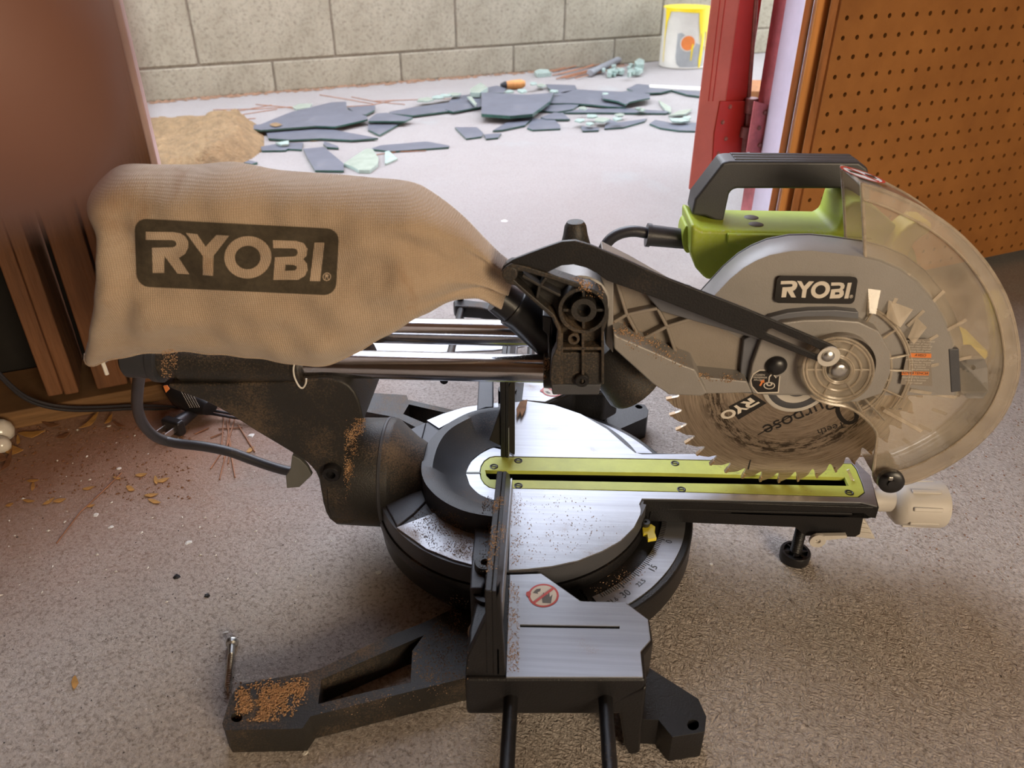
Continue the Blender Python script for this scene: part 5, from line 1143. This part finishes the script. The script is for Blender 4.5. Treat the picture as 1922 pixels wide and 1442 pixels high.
for s in (-1, 1):
    v, f = [], []; box_geo(plc+pd*.011+ps_*s*.006, pd, ps_, Z_, .014, .0016, .0062, v, f); mk('plug_pin', v, f, 'screwmetal', pb, .0004)
# black rubber sleeve bundle behind the arm, with printed fabric
gb = uz(352, 745, FZ); gA, gB = uz(330, 735, FZ+.02), uz(395, 765, FZ+.017)
gv = tag(empty('work_glove', gb), 'black glove-like bundle with white dotted pattern behind the rear arm', 'glove')
v, f = tube_geo([gA+Z_*.012, gA.lerp(gB, .35)+Z_*.004, gA.lerp(gB, .7), gB], [.014, .019, .016, .010], 18, flat=.8); mk('bundle_body', v, f, 'blackclean', gv, smooth=60)
tg2 = (gB-gA).normalized()
vs, fs = [], []
for i in range(5):
    for j in range(12):
        x = 341+4.4*i+1.4*j; y = 736+2.6*j-.2*i
        ok = BVHTree.FromPolygons(v, f).ray_cast(CAM, ray(x, y).normalized())
        if ok[0] is not None: box_geo(ok[0]-ray(x, y).normalized()*.0003, X, Z_, Y_, .0007, .0009, .0003, vs, fs)
if vs: tag(mk('dotted_pattern', vs, fs, 'whitebit', gv, smooth=0), kind='stuff')
flat = exty('orange_tag', [(306, 725), (313, 724), (318, 731), (311, 738)], .0, .0012, 'orange', None, .0003); tag(flat, 'small orange tag hanging behind the rail end cap', 'tag')
# milky bulbs at the far left
for x, y, r, lab in ((2, 812, .0125, 'larger milky glass bulb at the left edge of the picture'), (4, 837, .0085, 'smaller milky glass bulb below the larger one at the left edge')):
    p = uz(x, y, FZ+r*.8); v, f = lathe_geo(Vector((p.x, p.y, FZ+.0002)), Z_, [(0, .0), (r*.1, r*.5), (r*.4, r*.9), (r*.9, r), (r*1.4, r*.87), (r*1.8, r*.5), (r*1.9, .0)], 24)
    bb = mk('glass_bulb', v, f, 'bulb', None, smooth=60); tag(bb, lab, 'bulb')
    e = [(vv) for vv in ()]; v, f = lathe_geo(Vector((p.x-r*.2, p.y-.0, FZ+r*1.85)), Z_, [(0, r*.34), (r*.5, r*.32), (r*.6, r*.2), (r*.6, 0)], 16); mk('bulb_base', v, f, 'screwmetal', bb)

# sheet lying behind the rails
flat_thing('white_sheet', [(560, 650), (560, 640), (930, 640), (985, 650), (925, 658), (650, 668)], 'paper', 'thin white sheet lying on the floor behind the slide rails', 'sheet', z=FZ+.0008)

# =================================================================== THE YARD
# sandy heap
def mound():
    vs, fs = [], []; poly = [(235, 215), (330, 222), (400, 226), (440, 240), (495, 244), (500, 258), (480, 282), (440, 305), (400, 330), (200, 330)]
    x0, x1, y0, y1 = 180, 505, 210, 330; nx, ny = 90, 40; idx = {}
    for i in range(nx+1):
        for j in range(ny+1):
            x = x0+(x1-x0)*i/nx; y = y0+(y1-y0)*j/ny; p = uz(x, y, FZ)
            dx = max(0, min((x-215)/40, (498-x)/45, 1)); xr = 505-(abs(y-262)/40)**2*40; dx = max(0, min(dx, (xr-x)/40)); dy = max(0, min((y-218-6*noise.noise(Vector((x*.03, 0, 0))))/25, 1)); dy *= max(0, min(1, (330-y)/12+.25*noise.noise(Vector((x*.08, 3, 0))))); m_ = dx*dy
            h = .034*m_*math.exp(-((x-425)/75)**2)+.010*m_+.012*m_*abs(noise.noise(Vector((x*.05, y*.09, 1))))+.006*m_*noise.noise(Vector((x*.2, y*.3, 4)))
            h = h-.0025 if m_ < .03 else h
            idx[i, j] = len(vs); vs.append(Vector((p.x, p.y, FZ+h)))
    for i in range(nx):
        for j in range(ny): fs.append([idx[i, j], idx[i+1, j], idx[i+1, j+1], idx[i, j+1]])
    return tag(mk('soil_heap', vs, fs, 'soil', None, smooth=80), 'heap of crumbly sandy soil spilled left of the broken glass', 'soil', None, 'stuff')
mound()
SH = []
def shard(px, m, label, group=None, z=0., th=.0042, tilt=None):
    P = [uz(x, y, FZ+.0005+z+th) for x, y in px]
    if tilt:     # raise one side
        c = sum(P, Vector())/len(P); P = [p+Z_*((p-c).dot(Vector(tilt[:3]))) for p in P]; lo = min(p.z for p in P)-(FZ+.0006+z+th); P = [p-Z_*min(0, lo) for p in P]
    v, f = prism_geo([P], (0, 0, -th)); o = mk('glass_shard', v, f, [m, 'edgeg' if m == 'tint' else 'aqua'], None, 0, smooth=0)
    for q in o.data.polygons:
        if abs(q.normal.z) < .5: q.material_index = 1
    return tag(o, label, 'glass shard', group)
def C1(L): return [(400+x/3.844, 140+y/3.844) for x, y in L]
def C2(L): return [(850+x/4.004, 80+y/4.004) for x, y in L]
GT = 'broken tinted glass in the yard'
shard(C1([(210,365),(340,360),(560,270),(850,200),(960,195),(965,250),(1110,300),(1115,322),(880,375),(740,370),(345,400),(215,380)]), 'tint', 'largest tinted shard at the left of the glass, a broad wedge with a sandy spot', z=.010)
shard(C1([(380,405),(650,380),(880,400),(1190,458),(1000,472),(780,460),(560,470),(400,460)]), 'tint', 'long tinted shard pointing right, in front of the largest left wedge', z=.002)
shard(C1([(970,238),(1100,225),(1170,222),(1165,255),(1100,288),(1040,285)]), 'tint', 'narrow tinted shard behind the big left wedge', z=.004)
shard(C1([(1120,322),(1180,280),(1250,275),(1440,310),(1385,335),(1120,335)]), 'tint', 'tinted shard lying on the pointed one, right of the big left wedge', z=.010)
shard(C1([(1118,345),(1380,335),(1200,435),(1118,395)]), 'tint', 'kite shaped tinted shard pointing to the viewer', z=.001)
shard(C1([(650,535),(800,522),(940,640),(942,692),(735,690),(680,600)]), 'tint', 'tinted shard like a tilted plank just above the dust bag', z=.001)
shard(C1([(1130,535),(1210,510),(1540,482),(1705,512),(1700,522),(1460,540),(1290,552)]), 'tint', 'slim boat shaped tinted shard lying alone in the foreground', z=.0)
shard(C1([(345,520),(480,495),(650,490),(640,540),(540,535),(520,545),(350,548)]), 'tint', 'tinted shard half covered by the soil heap', z=.0)
shard(C1([(800,480),(900,515),(905,528),(820,522),(795,500)]), 'tint', 'small tinted triangle above the tilted plank shard', z=.001)
shard(C1([(220,635),(260,618),(320,632),(280,645)]), 'tint', 'tiny tinted splinter right of the soil, above the bag', z=.0)
shard(C1([(1270,268),(1420,240),(1600,215),(1760,190),(1910,235),(1600,275),(1440,295),(1280,280)]), 'tint', 'long tinted shard reaching from the left pile to the middle', z=.003)
shard(C1([(570,232),(620,210),(715,208),(700,238),(600,250)]), 'clearg', 'pale clear shard behind the top of the left wedge', z=.0)
shard(C1([(942,640),(1100,535),(1150,535),(1192,600),(1190,640),(1130,690),(1050,688),(1010,665)]), 'clearg', 'large pale green clear shard in front, beside the tilted plank shard', z=.0, th=.007)
shard(C1([(1240,555),(1270,550),(1330,605),(1250,640),(1240,640)]), 'aqua', 'small light aqua triangle right of the pale green shard', z=.0)
shard(C1([(110,322),(195,325),(185,340),(145,368),(110,355)]), 'aqua', 'aqua chip standing on the top edge of the soil', z=.02)
shard(C1([(450,490),(545,475),(545,500),(490,505)]), 'aqua', 'aqua chip beside the soil, below the long tinted shard', z=.006)
shard(C2([(215,375),(560,390),(760,375),(730,440),(600,535),(430,550),(215,535)]), 'tint', 'wide dark tinted pane in the middle of the broken glass', z=.014, th=.008)
shard(C2([(0,400),(210,385),(215,480),(0,520),(-60,500)]), 'tint', 'tinted shard touching the left side of the wide middle pane', z=.004)
shard(C2([(265,335),(330,322),(400,345),(380,378),(270,378)]), 'tint', 'tinted shard behind the wide middle pane', z=.006)
shard(C2([(700,312),(920,320),(930,345),(840,380),(760,372),(720,345)]), 'tint', 'tinted shard behind the right end of the middle pane', z=.004)
shard(C2([(760,385),(930,350),(1080,360),(1300,370),(1330,400),(1120,420),(1270,460),(1300,485),(1180,480),(1040,465),(900,455),(740,455),(700,450)]), 'tint', 'broad many cornered tinted shard right of the middle pane', z=.004)
shard(C2([(1120,395),(1310,362),(1480,385),(1482,415),(1400,430),(1330,445),(1300,465),(1240,440),(1130,420)]), 'tint', 'tinted shard with green edges on top of the right pile', z=.014)
shard(C2([(1308,345),(1385,310),(1480,318),(1480,335),(1645,355),(1560,375),(1385,380)]), 'tint', 'tinted shard at the far right touching the white strip', z=.004)
shard(C2([(1490,322),(1900,345),(1880,405),(1760,390),(1640,355),(1490,340)]), 'tint', 'tinted shard reaching behind the red door', z=.002)
shard(C2([(650,510),(700,470),(960,460),(900,500),(780,520)]), 'tint', 'tinted sliver under the right end of the middle pane', z=.001)
shard(C2([(830,525),(960,500),(1300,495),(1640,515),(1600,530),(1100,525)]), 'tint', 'long thin tinted strip running right in the right pile', z=.001)
shard(C2([(300,660),(420,590),(560,550),(610,558),(540,620),(370,655)]), 'tint', 'blade shaped tinted shard below the middle pane', z=.001)
shard(C2([(558,640),(600,570),(760,575),(805,620),(808,645),(600,655)]), 'tint', 'blunt tinted shard right below the middle pane', z=.0)
shard(C2([(660,560),(760,525),(830,530),(880,575),(700,575)]), 'tint', 'small tinted shard between the strip and the blunt shard', z=.002)
shard(C2([(15,635),(180,635),(230,680),(215,705),(100,720)]), 'tint', 'tinted shard shaped like a shark fin, lying alone', z=.0)
shard(C2([(232,690),(365,680),(340,712),(250,722)]), 'tint', 'little tinted shard beside the shark fin one', z=.0)
shard(C2([(1138,645),(1160,570),(1240,600),(1460,570),(1440,590),(1280,635)]), 'tint', 'tinted shard with a long point at the front of the right pile', z=.0)
shard(C2([(1478,608),(1520,580),(1660,605),(1900,600),(1900,665),(1700,660),(1560,640)]), 'tint', 'curved tinted shard lying by the foot of the red door', z=.0)
shard(C2([(960,625),(1100,640),(1095,658),(975,662)]), 'tint', 'tiny tinted piece left of the pointed front shard', z=.0)
shard(C2([(1545,430),(1640,485),(1640,525),(1600,510),(1560,460)]), 'clearg', 'pale dusty shard standing askew near the right end', z=.002)
shard(C2([(130,345),(210,300),(262,335),(200,378),(130,375)]), 'clearg', 'square pale green chip above the middle pane', z=.012, th=.012)
shard(C2([(105,405),(140,402),(180,460),(170,475)]), 'clearg', 'narrow pale green splinter left of the middle pane', z=.014)
shard(C2([(1620,550),(1700,510),(1800,498),(1750,535)]), 'yellowish' if False else 'clearg', 'curved pale yellow green sliver by the red door', z=.004)
for k, (x, y, r) in enumerate([(20, 385, 60), (430, 365, 45), (520, 360, 60), (660, 320, 50), (760, 360, 40), (1050, 550, 70), (1120, 575, 70), (1030, 605, 45), (960, 580, 50), (1420, 500, 45), (1700, 580, 90), (1760, 560, 60), (1260, 540, 50), (1230, 570, 50), (1390, 490, 30), (980, 490, 40), (-60, 395, 60), (-120, 410, 60), (-200, 425, 80), (600, 305, 40), (1150, 385, 40)]):
    a = random.uniform(0, 3.14); pp = [(x+r*math.cos(a+t_)*random.uniform(.5, 1), y+r*.30*math.sin(a+t_)*random.uniform(.5, 1)) for t_ in (0, 1.3, 2.4, 3.6, 5.1)]
    shard(C2(pp), 'aqua' if k % 3 else 'clearg', 'small light glass splinter scattered over the tinted pile', 'light glass splinters over the pile', z=random.uniform(.008, .02), th=.004)
for k in range(22):
    x, y = random.gauss(1290, 70), random.gauss(200, 16); r = random.uniform(14, 34); pp = [(x+r*math.cos(t_)*random.uniform(.6, 1), y+r*.5*math.sin(t_)*random.uniform(.5, 1)) for t_ in (0, 1.3, 2.4, 3.6, 5.1)]
    shard(C2(pp), 'aqua', 'aqua glass crumb between the grey pipe and the paint can', 'aqua glass crumbs by the paint can', z=random.uniform(0, .012), th=random.uniform(.006, .016))
shard(C2([(612,215),(650,198),(715,200),(738,225),(640,235)]), 'aqua', 'aqua chip alone near the foot of the block wall', z=.0, th=.012)
shard(C2([(1365,140),(1400,115),(1440,130),(1435,165),(1380,165)]), 'aqua', 'light blue chip against the wall left of the paint can', z=.01, th=.02)
# burnt stick end, wood bits, pipe, white strip
bA_, bB_ = uz(948, 160, FZ+.014), uz(985, 157, FZ+.016)
v, f = tube_geo([bA_, bA_.lerp(bB_, .3), bA_.lerp(bB_, .8), bB_], [.010, .013, .014, .009], 10); st = tag(mk('wood_stub', v, f, 'woodlt', None), 'short orange wooden stub with a black end on the glass', 'wood stub')
v, f = tube_geo([bA_+(bA_-bB_)*.22, bA_+(bA_-bB_)*.02, bA_+(bB_-bA_)*.06], [.006, .011, .0115], 10); mk('burnt_end', v, f, 'blackbit', st)
bit('wood_chunk', 1113, 116, 11, 'woodlt', 'pale wood chunk in front of the wall, above the needle bundle', 'wood chunk', h=.9)
bit('wood_chunk', 1145, 121, 7, 'leaf', 'small ochre chunk beside the grey pipe', 'wood chunk', h=.8)
bit('foam_flake', 946, 415, 7, 'whitebit', 'white flake lying alone on the floor above the saw carriage', 'flake', h=.2)
bit('soil_clod', 1195, 106, 22, 'chipbrown', 'dark brown soil against the wall behind the pipe', 'soil clod', h=.5)
pA, pB = uz(1107, 137, FZ+.014), uz(1172, 107, FZ+.016)
v, f = lathe_geo(pA, pB-pA, [(0, .006), (0, .011), ((pB-pA).length*.9, .011), ((pB-pA).length*.9, .0135), ((pB-pA).length, .0135), ((pB-pA).length, .006)], 18); tag(mk('grey_pipe', v, f, 'pipe', None, .001), 'short grey conduit pipe lying slantwise by the block wall', 'pipe')
sa, sb, sc_, sd = [uz(x, y, FZ+.012) for x, y in ((1219, 159), (1420, 168), (1420, 175), (1219, 163))]
v, f = prism_geo([[sa, sb, sc_, sd]], (0, 0, -.010)); tag(mk('white_strip', v, f, 'whitebit', None, .001), 'long white moulding strip reaching behind the red door', 'strip')
flat_thing('sand_spot', leafshape(518, 234, 12, 4, 0), 'soil', 'spot of sand on the largest left shard', 'sand', z=FZ+.0172)
flat_thing('sand_spot', leafshape(586, 262, 16, 4, 4), 'soil', 'strip of sand in front of the long pointed shard', 'sand', z=FZ+.0012)
# concrete lump behind the jamb
v, f = prism_geo([[uz(x, y, FZ+.03) for x, y in ((1395, 150), (1440, 150), (1440, 172), (1400, 170))]], (0, 0, -.028)); tag(mk('timber_offcut', v, f, 'wooddk', None, .002), 'brown timber offcut seen between door and jamb', 'timber')
# ---- paint cans
def can(base_px, R_, H_, body, label, drips, lid=True):
    p = uz(*base_px, FZ); r = empty('paint_can', (p.x, p.y, FZ)); tag(r, label, 'paint can')
    lathe('can_body', (p.x, p.y, FZ+.0005), Z_, [(0, R_*.93), (.001, R_*.985), (.004, R_), (.007, R_*.985), (H_-.008, R_*.985), (H_-.004, R_*1.005), (H_-.001, R_*1.0), (H_-.001, R_*.9), (H_-.006, R_*.9)], body, r, 48)
    ld = lathe('can_lid', (p.x, p.y, FZ+H_-.0065), Z_, [(0, R_*.9), (.003, R_*.86), (.003, R_*.80), (.001, R_*.78), (.001, 0)], 'canlid', r, 40)
    lathe('can_rim', (p.x, p.y, FZ+H_-.003), Z_, [(0, R_*.97), (.001, R_*1.012), (.004, R_*1.012), (.0045, R_*.97), (.0035, R_*.90)], 'canyellow' if drips else 'canlid', r, 48)
    return p, r
CR, CH = .083, .192
p0 = uz(1279, 131, FZ); away = Vector((p0.x-CAM.x, p0.y-CAM.y, 0)).normalized(); cc = p0+away*CR
p, cn = can((0, 0), CR, CH, 'canwhite', 'dented white paint can with yellow drips and an orange dot by the block wall', True) if False else (None, None)
def can2(c, R_, H_, body, label, yel):
    r = empty('paint_can', (c.x, c.y, FZ)); tag(r, label, 'paint can'); p = Vector((c.x, c.y, FZ))
    lathe('can_body', p+Z_*.0005, Z_, [(0, R_*.93), (.001, R_*.985), (.004, R_), (.007, R_*.985), (H_-.008, R_*.985), (H_-.004, R_*1.005), (H_-.001, R_), (H_-.001, R_*.9), (H_-.006, R_*.9)], body, r, 48)
    lathe('can_lid', p+Z_*(H_-.0065), Z_, [(0, R_*.9), (.003, R_*.86), (.003, R_*.80), (.001, R_*.78), (.001, 0)], 'canlid', r, 40)
    lathe('can_rim', p+Z_*(H_-.003), Z_, [(0, R_*.97), (.001, R_*1.012), (.004, R_*1.012), (.0045, R_*.97), (.0035, R_*.90)], 'canyellow' if yel else 'canlid', r, 48)
    return r
can_r = can2(cc, CR, CH, 'canwhite', 'white paint can with yellow drips and an orange dot by the block wall', True)
fa_ = math.atan2(-away.y, -away.x)
def patch(name, a0, a1, z0, z1, m, parent, cc_, R_, e=.0006, n=10, shape=None):
    """curved label or drip on a can: angles in degrees to the right of the front"""
    vs, fs = [], []
    pts = shape or [(a0, z0), (a1, z0), (a1, z1), (a0, z1)]
    bm = bmesh.new(); bv_ = [bm.verts.new((x, y*100, 0)) for x, y in pts]; bm.faces.new(bv_); 
    for _ in range(5):
        bmesh.ops.triangulate(bm, faces=bm.faces); es = [e_ for e_ in bm.edges if abs(e_.verts[0].co.x-e_.verts[1].co.x) > 5]
        if not es: break
        bmesh.ops.subdivide_edges(bm, edges=es, cuts=1)
    bmesh.ops.triangulate(bm, faces=bm.faces); bm.verts.index_update()
    for v_ in bm.verts:
        a = fa_+math.radians(v_.co.x); vs.append(Vector((cc_.x+math.cos(a)*(R_+e), cc_.y+math.sin(a)*(R_+e), FZ+v_.co.y/100)))
    fs = [[v_.index for v_ in f_.verts] for f_ in bm.faces]; bm.free()
    return mk(name, vs, fs, m, parent, smooth=0)
RR = CR*.985
patch('grey_panel', 0, 0, 0, 0, 'cangrey', can_r, cc, RR, .0004, shape=[(-18, .115), (-8, .118), (30, .085), (62, .07), (62, .008), (-5, .008), (-14, .018), (-18, .04)])
patch('orange_dot_ring', 0, 0, 0, 0, 'canwhite', can_r, cc, RR, .0010, shape=[(9+19*math.cos(t_*.3142), .086+.027*math.sin(t_*.3142)) for t_ in range(20)])
patch('orange_dot', 0, 0, 0, 0, 'orange', can_r, cc, RR, .0014, shape=[(9+16.5*math.cos(t_*.3142), .086+.0235*math.sin(t_*.3142)) for t_ in range(20)])
for sh in ([(-62, .190), (-40, .190), (-45, .165), (-50, .150), (-54, .10), (-52, .02), (-54, .02), (-57, .10), (-58, .15)],
           [(28, .190), (75, .190), (76, .10), (73, .03), (70, .03), (68, .10), (64, .11), (62, .06), (59, .06), (58, .12), (53, .12), (51, .03), (48, .005), (43, .005), (41, .03), (43, .10), (40, .12), (38, .08), (36, .12), (31, .15)],
           [(20, .085), (23, .08), (21, .03), (19, .03), (18, .07)], [(-62, .192), (78, .192), (78, .183), (25, .180), (-20, .183), (-62, .180)]):
    patch('yellow_drip', 0, 0, 0, 0, 'canyellow', can_r, cc, RR, .0018, shape=sh)
q = uz(1405, 92, FZ); c2_ = q+away*.08
can_b = can2(Vector((c2_.x, c2_.y, FZ)), .083, .190, 'canblue', 'second paint can with a navy label, half hidden behind the red door', False)
patch('label_stripe', -60, 80, .115, .135, 'red', can_b, c2_, RR); patch('label_stripe', -60, 80, .02, .085, 'canwhite', can_b, c2_, RR); patch('label_stripe', -60, 80, .085, .093, 'red', can_b, c2_, RR, .0009)
tube('can_handle', [Vector((c2_.x+math.cos(fa_+math.radians(a))*(CR+.004), c2_.y+math.sin(fa_+math.radians(a))*(CR+.004), FZ+.16-.10*math.sin(math.radians((a+75)*1.2)))) for a in range(-75, 76, 10)], .0018, 'screwmetal', can_b, 8)

# =================================================================== HAND AT THE LENS
def cam_pt(px, py, d): return CAM+ray(px, py)*d
def limb(chains, name, parent=None, m='skin'):
    vs = []; es = []; rs = []
    for ch, base in chains:
        prev = base
        for (p, r) in ch: vs.append(p); rs.append(r); k = len(vs)-1; (es.append((prev, k)) if prev is not None else None); prev = k
    o_ = sum(vs, Vector())/len(vs); me = bpy.data.meshes.new(name); me.from_pydata([v-o_ for v in vs], es, [])
    o = bpy.data.objects.new(name, me); C.objects.link(o); o.location = o_; WL[o.name] = o_
    sk = o.modifiers.new('skin', 'SKIN'); sk.use_smooth_shade = True
    for i, r in enumerate(rs): me.skin_vertices[0].data[i].radius = (r, r)
    me.skin_vertices[0].data[0].use_root = True
    s = o.modifiers.new('sub', 'SUBSURF'); s.levels = 3; s.render_levels = 3; me.materials.append(M[m]); return o
# the index finger comes from behind the camera's left shoulder; palm and other fingers stay behind the lens
tip = cam_pt(-235, 420, .030); mid = cam_pt(-205, 30, .031); kn1 = cam_pt(-330, -420, .034)
kn2 = kn1+(-Rv*.013+Uv*.004-Fv*.019); mcp = kn2+(-Rv*.018-Uv*.004-Fv*.032)
palm = mcp+(-Rv*.014-Uv*.040-Fv*.022); wrist = palm+(-Rv*.020-Uv*.045-Fv*.030)
chains = [([(wrist, .024), (palm, .031), (mcp, .0125)], None), ([(kn2, .0112), (kn1, .0106), (mid, .0106), (tip, .0104)], 2)]
for i, (o_, L_) in enumerate(((-.020, 1.0), (-.040, .95), (-.058, .8))):
    b = mcp+Uv*o_-Rv*.010*(i+1)-Fv*.004*(i+1); chains.append(([(b, .0122), (b+(Rv*.012-Uv*.002+Fv*.016)*L_, .0102), (b+(Rv*.026-Uv*.008+Fv*.010)*L_, .0094), (b+(Rv*.030-Uv*.014-Fv*.010)*L_, .0084)], 1))
chains.append(([(palm+Rv*.020-Fv*.004, .016), (palm+Rv*.040+Uv*.006-Fv*.004, .0125), (palm+Rv*.056+Uv*.018-Fv*.006, .0105), (palm+Rv*.064+Uv*.030-Fv*.010, .0092)], 1))
hand = limb(chains, 'hand'); tag(hand, 'blurred brown fingertip of a hand reaching over the lens at the upper left', 'person')
